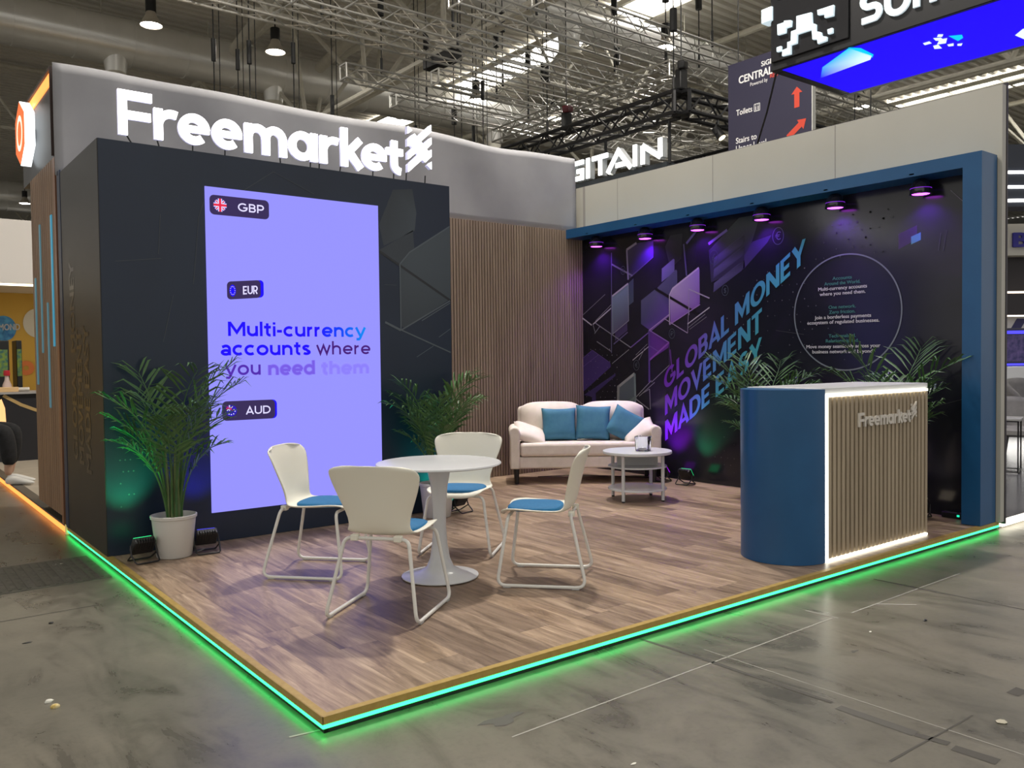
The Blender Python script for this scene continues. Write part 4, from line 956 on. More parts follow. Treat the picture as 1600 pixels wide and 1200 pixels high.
# dome spotlights under the beam
M_GLB = mat('gloss_dome', (.02, .018, .03), .12, coat=.6); M_UV = mat('violet_lens', (.6, .2, 1), .3, emit=(.62, .06, 1.0), es=7)
UVC = (.24, .0, 1.0)
PLACE = ['nearest the slat wall', 'second from the slat wall', 'third from the slat wall', 'above the start of the word MONEY', 'above the ring of wording', 'nearest the blue post']
for i, y in enumerate((4.594, 3.78, 3.007, 2.185, 1.373, .569)):
    o = thing('dome_spotlight', 'black dome spotlight with violet lens ' + PLACE[i], 'spotlight', (5.87, y, 2.785), 0, 'violet spotlights under the blue beam')
    MB().cyl((0, 0, .10), (0, 0, .138), .018, seg=10).b2((-.16, -.02, .124), (.13, .02, .136)).build('bracket', M_BLACKM, o)
    MB().lathe([(0, .115), (.03, .112), (.058, .094), (.076, .064), (.084, .030), (.086, .010), (.088, -.006), (.092, -.02), (.080, -.022), (.076, -.012), (0, -.010)], 28).build('dome', M_GLB, o)
    MB().lathe([(.0845, .026), (.0862, .026), (.0858, .030), (.084, .030)], 28).build('trim_ring', mat('violet_rim', (.3, .05, .6), .3, emit=(.18, .01, .60), es=1), o)
    MB().lathe([(0, -.016), (.068, -.018), (.072, -.014), (0, -.012)], 28).build('lens', M_UV, o)
    spot('violet_beam', (5.87, y, 2.755), (5.97, y - .02, 1.6), UVC, 17, 128, .6, .04)

# ================================================================== furniture
# chairs
ch0 = thing('meeting_chair', 'x', 'chair', (0, 0, 0), 0, 'white chairs round the table')
PR = [(.245, .412, .150), (.252, .425, .185), (.235, .447, .205), (.16, .452, .222), (.05, .442, .228), (-.08, .437, .218), (-.150, .446, .200), (-.188, .475, .180), (-.208, .53, .180), (-.226, .61, .210), (-.245, .69, .244), (-.264, .76, .264), (-.278, .800, .265), (-.284, .820, .252), (-.288, .832, .228), (-.289, .836, .17)]
rows = []
for i, (y, z, w) in enumerate(PR):
    row = []
    for k in range(11):
        u = -1 + 2 * k / 10; t_ = min(1, max(0, (i - 5) / 3))
        yy = y + (.062 * abs(u) ** 2.2) * t_ * (1 if i < 13 else .8); zz = z + (.022 * abs(u) ** 3) * (1 - t_) - (.012 * abs(u) ** 3 * (1 if i > 11 else 0))
        row.append((u * w, yy, zz))
    rows.append(row)
MB().grid(rows).build('seat_shell', M_WHITE_PL, ch0, smooth=180, solid=.012, sub=1)
mb = MB(); rows = []
for zz, k in ((.446, .90), (.452, 1.0), (.464, 1.0), (.472, .94), (.476, .75), (.477, .4)):
    rows.append([(k * .182 * abs(math.cos(a)) ** .62 * (1 if math.cos(a) >= 0 else -1), .055 + k * .172 * abs(math.sin(a)) ** .62 * (1 if math.sin(a) >= 0 else -1), zz) for a in [2 * PI * i / 32 for i in range(32)]])
mb.grid(rows, True); mb.bm.faces.new([v for v in mb.bm.verts][-32:])
mb.build('seat_cushion', mottled('blue_felt', (.008, .120, .285), (.010, .14, .32), 60, .75, .1), ch0, smooth=70, label='blue seat cushion')
loop = [(-.19, -.165, .425), (.19, -.165, .425), (.262, -.285, .012), (.262, .262, .012), (.195, .195, .425), (-.195, .195, .425), (-.262, .262, .012), (-.262, -.285, .012)]
lp = fillet([(.262, -.285, .012), (.262, .262, .012), (.200, .200, .424), (-.200, .200, .424), (-.262, .262, .012), (-.262, -.285, .012), (-.185, -.185, .432), (.185, -.185, .432)], .05, 6, True)
MB().tube(lp, .0105, 8, True).build('sled_base', M_STEEL_W, ch0, smooth=180)
mb = MB()
for sx in (-1, 1): mb.b2((sx * .125 - .022, -.205, .418), (sx * .125 + .022, -.165, .452))
mb.build('base_clip', M_WHITE_PL, ch0, bevel=.006)
for sx in (-1, 1):
    for yy in (-.22, .20): MB().b2((sx * .262 - .009, yy - .022, -.0), (sx * .262 + .009, yy + .022, .006)).build('glide', mat('clear_glide', (.5, .5, .5), .3), ch0)
CH = [((1.0145, 2.185), (.66, -.75), 'white shell chair with blue pad left of the round table, before the screen'),
      ((.94, 1.11), (.79, .61), 'white shell chair seen from behind, nearest the camera'),
      ((2.03, 1.06), (-.67, .74), 'white shell chair with blue pad right of the round table, in side view'),
      ((2.09, 2.07), (-.745, -.667), 'white shell chair facing the camera on the far side of the round table')]
for i, (c, d, lab) in enumerate(CH):
    o = ch0 if i == 0 else copy_tree(ch0, lab, 'white chairs round the table')
    o['label'] = lab; o.location = (c[0], c[1], 0); o.rotation_euler = (0, 0, math.atan2(-d[0], d[1]))

# tulip table
tb = thing('tulip_table', 'round white pedestal table between the four white chairs', 'table', (1.535, 1.52, 0))
MB().lathe([(0, .740), (.385, .740), (.398, .736), (.402, .728), (.395, .722), (.33, .714), (0, .712)], 64).build('table_top', M_WHITE, tb)
MB().lathe([(0, .0), (.235, .0), (.246, .006), (.246, .012), (.20, .022), (.13, .038), (.088, .065), (.064, .12), (.050, .21), (.042, .33), (.043, .45), (.054, .58), (.072, .68), (.085, .715), (0, .716)], 48).build('pedestal', M_WHITE, tb)

# sofa
so = thing('sofa', 'cream two seat sofa set across the back corner of the stand', 'sofa', (4.965, 3.84, 0), math.atan2(-.60, .80))
M_SOFA = mottled('cream_velvet', (.70, .62, .55), (.78, .70, .63), 9, .7, .08)
SL = 1.68
MB().b2((-SL / 2 + .10, .04, .17), (SL / 2 - .10, .60, .30)).build('base_rail', M_SOFA, so, bevel=.02, seg=3)
MB().b2((-SL / 2 + .115, .02, .305), (SL / 2 - .115, .52, .455)).build('seat_cushion', M_SOFA, so, bevel=.035, seg=4)
MB().b2((-SL / 2 + .10, .50, .18), (SL / 2 - .10, .62, .84)).build('back_frame', M_SOFA, so, bevel=.05, seg=4)
for s_ in (-1, 1):
    mb = MB(); rows = []; nx, nz = 12, 10; x0, x1 = (s_ * .355 - .355, s_ * .355 + .355)
    for side in (0, 1):
        pass
    rows = []
    for j in range(nz + 1):
        tz = j / nz; row = []
        for i in range(nx + 1):
            tx_ = i / nx; X = (tx_ - .5) * 2; Zc = (tz - .5) * 2
            puff = (1 - abs(X) ** 4) * (1 - abs(Zc) ** 4); tuft = .016 * math.cos(X * 9) * math.exp(-((tz - .55) / .2) ** 2)
            cornr = 1 - .10 * max(0, abs(X) - .7) / .3 * max(0, tz - .6) / .4
            row.append((x0 + .355 * (1 + X), .50 - .13 * puff + tuft * puff + .03 * tz, .44 + .43 * tz * cornr + .018 * (1 - X * X) * tz))
        rows.append(row)
    mb.grid(rows); mb.build('back_cushion', M_SOFA, so, smooth=180, solid=.05, sub=1)
for s_ in (-1, 1):
    mb = MB(); x0 = s_ * (SL / 2 - .055)
    prof = [(-.055, .17), (.055, .17), (.055, .50), (.062, .56), (.055, .605), (.028, .632), (-.012, .638), (-.048, .62), (-.064, .585), (-.060, .54), (-.052, .49)]
    mb.prism([(x0 + p[0], .0, p[1]) for p in prof], (0, .56, 0)); mb.build('armrest', M_SOFA, so, bevel=.016, seg=3)
for sx in (-1, 1):
    for yy in (.06, .54): MB().cyl((sx * (SL / 2 - .07), yy, .175), (sx * (SL / 2 - .075), yy, .0), .032, .022, 12).build('leg', M_BLACK, so)
M_PIL = mottled('teal_velvet', (.040, .155, .26), (.060, .20, .31), 7, .8, .06); M_PILC = mottled('cream_velvet_cushion', (.68, .605, .55), (.76, .68, .62), 9, .75, .06)
SM = Matrix.Translation(so.location) @ Euler((0, 0, so.rotation_euler.z)).to_matrix().to_4x4()
def pillow(label, loc, rot, w, h, t_, m, group):
    mb = MB(); n = 14; rows = []
    for sd in (1, -1):
        R = []
        for j in range(n + 1):
            r = []
            for i in range(n + 1):
                X, Z = -1 + 2 * i / n, -1 + 2 * j / n
                pin = 1 - .07 * (1 - X * X) * abs(Z) ** 3; pin2 = 1 - .07 * (1 - Z * Z) * abs(X) ** 3
                th = max(0, (1 - X ** 4) * (1 - Z ** 4)) ** .55
                r.append((X * w / 2 * pin2, sd * t_ / 2 * th, Z * h / 2 * pin))
            R.append(r)
        mb.grid(R)
    o = mb.build('throw_pillow', m, smooth=180, weld=True)
    o.matrix_world = SM @ Matrix.Translation(loc) @ Euler(rot).to_matrix().to_4x4()
    tag(o, label, 'cushion', group)
G = 'blue cushions on the sofa'
pillow('blue square cushion standing at left on the cream sofa', (-.27, .33, .64), (-.24, 0, .04), .40, .38, .15, M_PIL, G); pillow('blue square cushion standing in the middle of the cream sofa', (.115, .31, .655), (-.26, .05, -.05), .40, .40, .15, M_PIL, G)
pillow('blue cushion tipped onto one corner at right of the cream sofa', (.47, .27, .63), (-.34, .50, -.12), .36, .36, .15, M_PIL, G)
G = 'cream cushions on the sofa'
pillow('cream cushion slumped against the left arm of the sofa', (-.61, .24, .54), (-1.15, .36, .12), .40, .36, .13, M_PILC, G); pillow('cream cushion slumped against the right arm, behind the glass vase', (.62, .20, .55), (-1.15, -.50, -.12), .40, .36, .13, M_PILC, G)

# coffee table
ct = thing('coffee_table', 'round white three tier coffee table in front of the sofa', 'coffee table', (4.66, 2.77, 0), .0)
MB().lathe([(0, .478), (.335, .478), (.338, .470), (.338, .455), (.333, .450), (0, .450)], 56).build('table_top', M_WHITE, ct)
MB().lathe([(0, .118), (.285, .118), (.288, .112), (.288, .102), (0, .100)], 48).build('lower_shelf', M_WHITE, ct); MB().lathe([(0, .335), (.285, .335), (.288, .330), (.288, .322), (0, .320)], 48).build('middle_shelf', M_WHITE, ct)
MB().b2((-.20, -.014, .335), (.20, .014, .45)).build('divider', M_WHITE, ct).rotation_euler = (0, 0, -.66)
for a in (0, 90, 180, 270):
    an = math.radians(a + 8); x, y = .278 * math.cos(an + .12 + PI), .278 * math.sin(an + .12 + PI)
    o = MB().cyl((x, y, .012), (x, y, .450), .017, seg=12).build('leg', M_WHITE, ct); MB().cyl((x, y, 0), (x, y, .014), .015, seg=10).build('foot_pad', M_BLACK, o)
vs = thing('glass_vase', 'square clear glass vase on the round white coffee table', 'vase', (4.67, 2.70, .478), .4)
M_GLASS = mat('clear_glass', (.96, .98, .98), .03, trans=1, ior=1.46)
rows = []
for z, r in ((.0, .060), (.004, .066), (.14, .074), (.146, .072), (.146, .066), (.14, .063), (.022, .056), (.018, .05)):
    rows.append([(r * math.copysign(abs(math.cos(a)) ** .45, math.cos(a)) * (1 - .10 * abs(math.sin(2 * a)) ** 8), r * math.copysign(abs(math.sin(a)) ** .45, math.sin(a)) * (1 - .10 * abs(math.sin(2 * a)) ** 8), z) for a in [2 * PI * i / 48 for i in range(48)]])
mb = MB(); mb.grid(rows, True); vv = [v for v in mb.bm.verts]; mb.bm.faces.new(vv[:48][::-1]); mb.bm.faces.new(vv[-48:])
mb.build('vase_body', M_GLASS, vs, smooth=60)

# reception counter
ct = thing('reception_counter', 'reception counter with rounded blue end, slatted front and white light edging', 'counter', (3.70, .13, 0))
cc = [(0.0, .0)] + [(-.012 + .30 * math.cos(math.radians(a)), .30 + .30 * math.sin(math.radians(a))) for a in range(270, 89, -6)] + [(0.0, .60)]
MB().prism([(x, y, 0) for x, y in cc], (0, 0, 1.165)).build('rounded_end', M_BLUE, ct, smooth=30)
MB().b2((.0, .030, .0), (1.40, .60, 1.13)).build('carcass', M_FELT, ct, smooth=0)
mb = MB(); x = .048
M_SLAT2 = wood('oak_slat', (.30, .24, .165), (.41, .335, .235))
while x < 1.375: mb.b2((x, .004, .018), (x + .035, .030, 1.106)); x += .0552
mb.build('front_slats', M_SLAT2, ct, smooth=0)
MB().b2((-.03, .012, 1.13), (1.425, .60, 1.172)).build('counter_top', M_WHITE, ct, bevel=.004)
M_LEDC = mat('counter_led', (.9, .9, .9), .4, emit=(1, .96, .80), es=4.5)
MB().b2((.010, -.002, .0), (.032, .02, 1.128)).b2((.032, -.002, 1.112), (1.40, .02, 1.128)).b2((.032, -.002, .0), (1.40, .02, .014)).build('light_edging', M_LEDC, ct, smooth=0)
M_LOGO = mat('brushed_logo', (.62, .58, .52), .4)
fx0, fz0, fs = .403, .889, .302
fl_ = MB()
for L in FW:
    for s4 in clean(L):
        pts, w, cl = s4 if len(s4) == 3 else (s4[0], s4[1], False)
        fl_.stroke([(fx0 + (p[0] - .157) * fs, fz0 + (p[1] - B) * fs) for p in pts], w * fs, (0, -.012, 0), (1, 0, 0), (0, 0, 1), (0, .014, 0), cl)
fl_.build('wording', M_LOGO, ct, smooth=0)
emblem(ct, 1.137, .901, .073, .130, -.012, M_LOGO, None, 0.01)

# ------------------------------------------------------------------ palms
M_LEAF = mottled('palm_leaf', (.040, .105, .030), (.075, .165, .050), 6, .42); M_STEM = mottled('palm_stem', (.10, .15, .045), (.14, .19, .07), 8, .5); M_SOIL = mottled('potting_soil', (.018, .012, .008), (.04, .028, .02), 40, .9)
M_POT = mat('pale_pot', (.60, .585, .55), .5)
def frond(rnd, az, lean, L, droop, start, twist):
    """one pinnate leaf: stalk plus paired leaflets"""
    mb = MB(); n = 22; pts = []; p = Vector((math.cos(az) * start, math.sin(az) * start, 0)); el = PI / 2 - lean * .25
    for i in range(n + 1):
        t = i / n; pts.append(p.copy())
        el = PI / 2 - lean * (.25 + .75 * t) - droop * t ** 2.4
        p = p + Vector((math.cos(az) * math.cos(el), math.sin(az) * math.cos(el), math.sin(el))) * (L / n)
    mb.tube(pts, [.0085 * (1 - .8 * i / n) + .001 for i in range(n + 1)], 5)
    for i in range(11, n + 1):
        t = (i - 11) / (n - 11); d = (pts[min(i + 1, n)] - pts[i - 1]).normalized()
        side = d.cross(Vector((0, 0, 1)))
        side = side.normalized() if side.length > .05 else Vector((-math.sin(az), math.cos(az), 0))
        up = side.cross(d).normalized(); ll = L * .235 * (.45 + 1.1 * math.sin(PI * (.18 + .72 * t))) * rnd.uniform(.85, 1.1)
        for sg_ in (-1, 1):
            a = rnd.uniform(.55, .8) - .35 * t
            dr = (side * sg_ * math.sin(a + .25) + d * math.cos(a + .25) + up * rnd.uniform(.05, .35)).normalized(); wv = d.cross(dr).normalized().cross(dr).normalized() * (.0075 + .0045 * rnd.random())
            base = pts[i]; m1 = base + dr * ll * .35 - Vector((0, 0, .01)); m2 = base + dr * ll * .7 - Vector((0, 0, ll * .10)); e = base + dr * ll - Vector((0, 0, ll * rnd.uniform(.22, .42)))
            fold = up * .004
            A = [mb.bm.verts.new(q) for q in (base, m1 + wv, m1 - fold, m1 - wv, m2 + wv * .8, m2 - fold, m2 - wv * .8, e)]
            for q in ((0, 2, 1), (0, 3, 2), (1, 2, 5, 4), (2, 3, 6, 5), (4, 5, 7), (5, 6, 7)): mb.bm.faces.new([A[k] for k in q])
    return mb
def keep(v, lim):
    return v if v < lim - .10 else lim - .10 + .085 * (1 - math.exp(-(v - lim + .10) / .12))
def palm(label, x, y, seed, H=1.15, nf=17, xl=9, yl=9, spread=.42):
    rnd = random.Random(seed); o = thing('potted_palm', label, 'plant', (x, y, 0), 0, 'potted palms')
    MB().lathe([(0, .0), (.115, .0), (.122, .008), (.150, .275), (.158, .280), (.160, .30), (.150, .303), (.142, .270), (.135, .255), (0, .255)], 40).build('pot', M_POT, o)
    MB().lathe([(0, .268), (.08, .266), (.141, .256), (.12, .25)], 24).build('soil', M_SOIL, o)
    for k in range(nf):
        az = 2.39996 * k + rnd.uniform(-.3, .3); inner = 1 - k / nf
        L = H * rnd.uniform(.82, 1.08) * (.62 + .38 * inner if k < nf - 4 else .5 + .2 * rnd.random())
        lean = (.10 + spread * (k / nf)) * rnd.uniform(.8, 1.25); f = frond(rnd, az, lean, L, rnd.uniform(.6, 1.15), .02 + .035 * rnd.random(), 0)
        for v in f.bm.verts: v.co.x = keep(v.co.x, xl - x); v.co.y = keep(v.co.y, yl - y)
        f.build('frond', M_LEAF, o, smooth=60, loc=(0, 0, .255))
    mb = MB()
    for k in range(9):
        a = k * 2.4; r = .03 + .035 * rnd.random(); mb.tube([(r * math.cos(a), r * math.sin(a), .25), (r * .95 * math.cos(a), r * .95 * math.sin(a), .5), (r * 1.3 * math.cos(a), r * 1.3 * math.sin(a), .78 * rnd.uniform(.8, 1.1))], [.014, .010, .006], 6)
    mb.build('stems', M_STEM, o)
    return o
palm('potted palm in a white pot at left, before the dark box beside the screen', .385, 3.26, 3, 1.24, 15, .90, 3.53)
palm('potted palm right of the screen, behind the round table', 2.66, 3.30, 11, 1.10, 18, 9, 3.53)
palm('potted palm behind the left end of the reception counter', 5.58, 1.98, 5, 1.22, 17, 5.97)
palm('potted palm behind the right end of the reception counter', 5.60, .66, 8, 1.22, 17, 5.97)

# ------------------------------------------------------------------ floor floodlights
def flood(label, x, y, rz, col, power, tgt, ang=75):
    o = thing('floor_floodlight', label, 'floodlight', (x, y, 0), rz, 'small black floodlights on the platform')
    rot = (.62, 0, 0)
    MB().box((0, .0, .115), (.15, .055, .115), rot).box((0, -.02, .125), (.12, .03, .085), rot).build('housing', M_BLACK, o, bevel=.008)
    mb = MB()
    for k in range(7): mb.box((-.054 + .018 * k, -.034, .131), (.004, .022, .09), rot)
    mb.build('cooling_fins', M_BLACK, o, smooth=0)
    for sx in (-1, 1): MB().tube(fillet([(sx * .084, 0, .125), (sx * .088, -.02, .06), (sx * .080, -.085, .007), (0, -.085, .007)], .02), .006, 6).tube(fillet([(sx * .088, -.02, .06), (sx * .080, .07, .007), (0, .07, .007)], .02), .006, 6).build('bracket', M_BLACK, o)
    MB().box((0, .0295, .136), (.125, .004, .092), rot).build('lens', mat('flood_lens_%d_%d' % (int(col[0] * 9), int(col[2] * 9)), (.05, .05, .05), .2, emit=col, es=1.2), o, smooth=0)
    c, s_ = math.cos(rz), math.sin(rz)
    spot('flood_beam', (x - s_ * .06, y + c * .06, .17), tgt, col, power, ang, .8, .04)
flood('black floodlight left of the white pot, lighting the dark wall green', .16, 3.22, .15, (.02, 1, .30), 45, (.10, 3.545, .85))
flood('black floodlight right of the white pot, before the screen', .60, 3.22, -.1, (.05, .05, 1.0), 30, (.66, 3.545, .9))
flood('black floodlight behind the round table beside the second palm', 2.93, 3.33, .25, (.0, .75, .50), 32, (2.42, 3.545, .8))
flood('black floodlight on the floor right of the sofa, nearest the counter', 5.73, 3.07, -1.5, (.02, 1, .25), 26, (6.0, 2.9, .75))
flood('black floodlight half hidden behind the coffee table', 5.74, 3.42, -1.6, (.40, .0, 1.0), 60, (6.0, 3.40, .85))
flood('black floodlight on the floor right of the reception counter', 5.72, .50, -1.4, (.9, .75, .55), 3, (6.0, .35, .8))
o = thing('power_cable', 'thin cable on the platform between the pot and the right hand floodlight', 'cable', (0, 0, 0)); MB().tube(fillet([(.47, 3.44, .006), (.52, 3.30, .006), (.56, 3.27, .006), (.60, 3.26, .02)], .04), .004, 5).build('sheath', mat('pale_cable', (.3, .3, .28), .5), o)
o = thing('power_cable', 'black cable lying under the sofa along the back corner', 'cable', (0, 0, 0)); MB().tube(fillet([(4.9, 4.6, .006), (5.35, 4.42, .006), (5.62, 4.0, .006), (5.72, 3.5, .03)], .1), .005, 5).build('sheath', M_BLACK, o)
o = thing('power_strip', 'black power strip with a green pilot light against the mural by the blue post', 'power strip', (5.93, .22, 0))
MB().b2((-.03, -.18, 0), (.03, .18, .05)).build('housing', M_BLACK, o, bevel=.006); MB().b2((-.034, .03, .018), (-.029, .05, .034)).build('pilot_light', mat('pilot_green', (0, .3, .2), .4, emit=(.02, .9, .5), es=1), o)

# ================================================================== neighbouring stand on the left
M_BROWN = wood('brown_board', (.20, .115, .065), (.30, .18, .105), 9); M_ORANGE_LED = mat('orange_led', (.9, .4, .1), .4, emit=(1, .30, .06), es=1.5)
ln = thing('neighbour_portal', 'dark sign box on brown board wall with orange light edge, left of the stand', 'display wall', (0, 5.10, 0))
MB().b2((.0, .0, 3.17), (1.2, 1.68, 3.90)).build('sign_box', mat('charcoal_panel', (.045, .045, .048), .45), ln, smooth=0)
MB().b2((-.012, -.008, 3.80), (.0, 1.68, 3.90)).build('orange_edge', M_ORANGE_LED, ln, smooth=0)
MB().b2((-.03, -.02, 3.90), (1.2, 1.70, 3.925)).b2((-.03, -.02, 3.17), (.03, -.004, 3.90)).build('dark_trim', mat('dark_brown_trim', (.05, .03, .026), .5), ln, smooth=0)
MB().b2((.012, .12, .06), (1.2, 1.22, 3.17)).build('wall_core', M_FELT, ln, smooth=0)
mb = MB(); y = .10
while y < 1.22: mb.b2((-.004, y, .07), (.014, y + .085, 3.17)); y += .098
mb.build('boards', M_BROWN, ln, smooth=0)
MB().b2((-.004, .02, .0), (.05, .10, 3.17)).build('corner_strip', mat('copper_strip', (.30, .15, .09), .4, .4), ln, smooth=0)
for y, z0, z1 in ((6.20, 1.20, 2.22), (5.89, 1.50, 2.69), (5.585, 1.0, 1.95), (5.315, 1.55, 2.70)):
    MB().b2((-.012, y - 5.10 - .028, z0), (-.002, y - 5.10 + .028, z1)).build('light_slot', mat('cyan_slot', (.03, .12, .17), .4, emit=(.03, .24, .36), es=.8) if y < 5.4 else mat('dim_slot', (.06, .12, .14), .4, emit=(.05, .15, .19), es=.7), ln, smooth=0)
hx = thing('hexagon_sign', 'hexagonal light box with orange face and white glowing sides', 'illuminated sign', (-.03, 6.10, 3.56))
hexp = [(.30 * math.sin(math.radians(a)), .30 * math.cos(math.radians(a))) for a in range(0, 360, 60)]
MB().prism([(-.085, p[0], p[1]) for p in hexp], (.085, 0, 0)).build('glowing_sides', mat('hex_glow', (.9, .9, .9), .4, emit=(.9, .97, 1), es=1.6), hx, smooth=0)
MB().prism([(-.089, p[0] * .97, p[1] * .97) for p in hexp], (.004, 0, 0)).build('face', mat('orange_face', (.8, .16, .03), .4, emit=(1, .17, .03), es=.7), hx, smooth=0)
MB().stroke(arc(0, 0, .14, 0, 360, 24)[:-1], .05, (-.091, 0, 0), (0, -1, 0), (0, 0, 1), None, True).build('ring_mark', mat('hex_mark', (.9, .9, .8), .4, emit=(.9, .9, .7), es=.9), hx, smooth=0)
MB().cyl((-.02, 0, 0), (.034, 0, 0), .06, seg=12).build('wall_mount', M_BLACK, hx)
lp_ = thing('neighbour_platform', 'low platform with orange light strip running on from the stand at left', 'platform', (0, 5.04, 0))
MB().b2((.02, .0, FZ + .002), (5.9, 9.9, -.0)).build('deck', mottled('pale_floor', (.42, .36, .28), (.50, .43, .34), 4, .35), lp_, smooth=0)
MB().b2((.0, .02, FZ + .005), (.02, 9.9, -.012)).build('light_strip', M_ORANGE_LED, lp_, smooth=0)
MB().b2((-.002, .0, -.012), (.10, 9.9, .004)).build('edge_trim', mat('dark_edge', (.10, .08, .06), .45), lp_, smooth=0)
MB().b2((-.008, -.04, FZ + .003), (.03, .02, .012)).build('corner_cap', mat('brass_cap', (.75, .60, .30), .35, .5, emit=(.5, .42, .15), es=.5), lp_, smooth=0)
# yellow stand further back
ys = thing('yellow_stand_wall', 'yellow back wall with a round logo under a white lit canopy, far left', 'display wall', (0, 15, 0))
MB().b2((-6, 0, 0), (9, .2, 2.95)).build('yellow_panel', mottled('yellow_print', (.62, .36, .045), (.72, .45, .08), .6, .5), ys, smooth=0)
MB().b2((-6, -2.2, 2.72), (9, .2, 3.75)).build('canopy_fascia', mat('canopy_white', (.72, .68, .64), .6), ys, smooth=0)
MB().b2((-6, -2.1, 2.70), (9, -1.9, 2.72)).build('canopy_light', mat('canopy_led', (.9, .9, .8), .4, emit=(1, .88, .6), es=3), ys, smooth=0)
def yw(x, yy): d = Fv + Rv * ((x - 800) / 1322.7) - Uv * ((yy - 600) / 1322.7); k = (14.98 - CY) / d.y; return (CX + d.x * k, CZ + d.z * k)
c = yw(6, 513); c2 = yw(58, 505)
MB().stroke(arc(c[0], c[1], .10, 0, 360, 28, .13)[:-1], .20, (0, -.015, 0), (1, 0, 0), (0, 0, 1), None, True).build('blue_roundel', mottled('blue_burst', (.03, .16, .45), (.10, .40, .70), 9, .5), ys, smooth=0)
MB().text('MOND', (yw(0, 516)[0] - .02, -.03, yw(0, 516)[1]), (1, 0, .03), (0, 0, 1), .11, .34, .04).build('wording', mat('silver_print', (.55, .58, .62), .4), ys, smooth=0)
mb = MB(); mb.stroke(arc(c2[0], c2[1], .115, 0, 360, 28, .155)[:-1], .23, (0, -.015, 0), (1, 0, 0), (0, 0, 1), None, True); mb.build('white_disc', mat('disc_white', (.75, .72, .62), .5), ys, smooth=0)
c3 = yw(41, 575)
mb = MB(); mb.stroke(arc(c3[0], c3[1], .09, 0, 360, 20)[:-1], .09, (0, -.015, 0), (1, 0, 0), (0, 0, 1), None, True); mb.build('orange_ring', mat('orange_print', (.75, .22, .06), .5), ys, smooth=0)
def gp(x, yy, Y):
    d = Fv + Rv * ((x - 800) / 1322.7) - Uv * ((yy - 600) / 1322.7); k = (Y - CY) / d.y; return (CX + d.x * k, CZ + d.z * k)
def gmach(label, x0, x1, yt, yb, Y, glow):
    a, b = gp(x0, yt, Y), gp(x1, yb, Y); o = thing('game_cabinet', label, 'gaming machine', ((a[0] + b[0]) / 2, Y, 0), 0, 'black game cabinets by the yellow wall'); w = abs(b[0] - a[0]) / 2
    MB().b2((-w, 0, 0), (w, .5, a[1])).build('cabinet', M_BLACK, o, bevel=.01)
    MB().b2((-w * .8, -.006, 1.2), (w * .8, 0, a[1] - .15)).build('display', mottled('game_display', (.02, .10, .12), (.20, .28, .04), 16, .3), o, smooth=0)
gmach('black game cabinet with a green display at the left edge, before the yellow wall', -12, 16, 532, 610, 13.2, 1)
gmach('narrow black game cabinet turned away in front of the yellow wall', 25, 36, 532, 610, 13.6, 0)
bc = thing('bar_counter', 'black bar counter with a slanting gold stripe at far left', 'counter', (0, 11.0, 0))
a, b = gp(-20, 617, 11.0), gp(62, 617, 11.0)
MB().b2((a[0], 0, 0), (b[0] + .8, .6, a[1])).build('body', mat('counter_black', (.020, .020, .024), .4), bc, smooth=0)
MB().b2((a[0] - .05, -.05, a[1]), (b[0] + .8, .65, a[1] + .03)).build('worktop', mat('counter_edge', (.35, .33, .32), .35), bc, smooth=0)
p, q = gp(5, 618, 10.99), gp(60, 642, 10.99); pts = [p, ((p[0] + q[0]) / 2, (p[1] + q[1]) / 2 - .02), (q[0], q[1]), (q[0] + .5, q[1] - .12)]
MB().stroke(pts, .045, (0, -.006, 0), (1, 0, 0), (0, 0, 1)).build('gold_stripe', mat('gold_stripe', (.55, .38, .16), .4, .3), bc, smooth=0)
c = gp(3, 640, 10.97); MB().prism([(c[0] - .06, -.02, c[1] - .2), (c[0] + .05, -.02, c[1] - .2), (c[0] + .04, -.02, c[1] + .02), (c[0], -.02, c[1] + .15), (c[0] - .06, -.02, c[1] + .1)], (0, .02, 0)).build('lit_emblem', mat('flame_glow', (.9, .6, .3), .4, emit=(1, .55, .2), es=.6), bc, smooth=0)
ctop = a[1] + .03
c = gp(11, 600, 11.2); bo = thing('bottle', 'pale bottle with a red cap standing on the black bar counter', 'bottle', (c[0], 11.2, ctop))
MB().lathe([(0, 0), (.055, 0), (.06, .02), (.058, .10), (.03, .17), (.024, .24), (0, .24)], 20).build('body', mat('pale_bottle', (.55, .42, .38), .3), bo); MB().lathe([(.04, .235), (.045, .25), (.04, .31), (0, .315)], 18).build('cap', mat('red_cap', (.45, .02, .03), .4), bo)
c = gp(30, 600, 11.15); o = thing('rolled_napkins', 'bundle of pale rolls lying on the black bar counter', 'napkin rolls', (c[0], 11.15, ctop))
for k in range(3): MB().cyl((-.13, .02 + .055 * k, .03), (.13, .05 * k, .032), .028, seg=12).build('roll', mat('napkin', (.6, .56, .5), .8), o)
c = gp(12, 608, 11.05); o = thing('glass_box', 'small clear box with amber light on the black bar counter', 'display box', (c[0], 11.05, ctop))
MB().b2((-.16, 0, 0), (.14, .14, .07)).build('box', mat('amber_box', (.45, .33, .2), .2, emit=(.5, .25, .06), es=.3), o, bevel=.005)

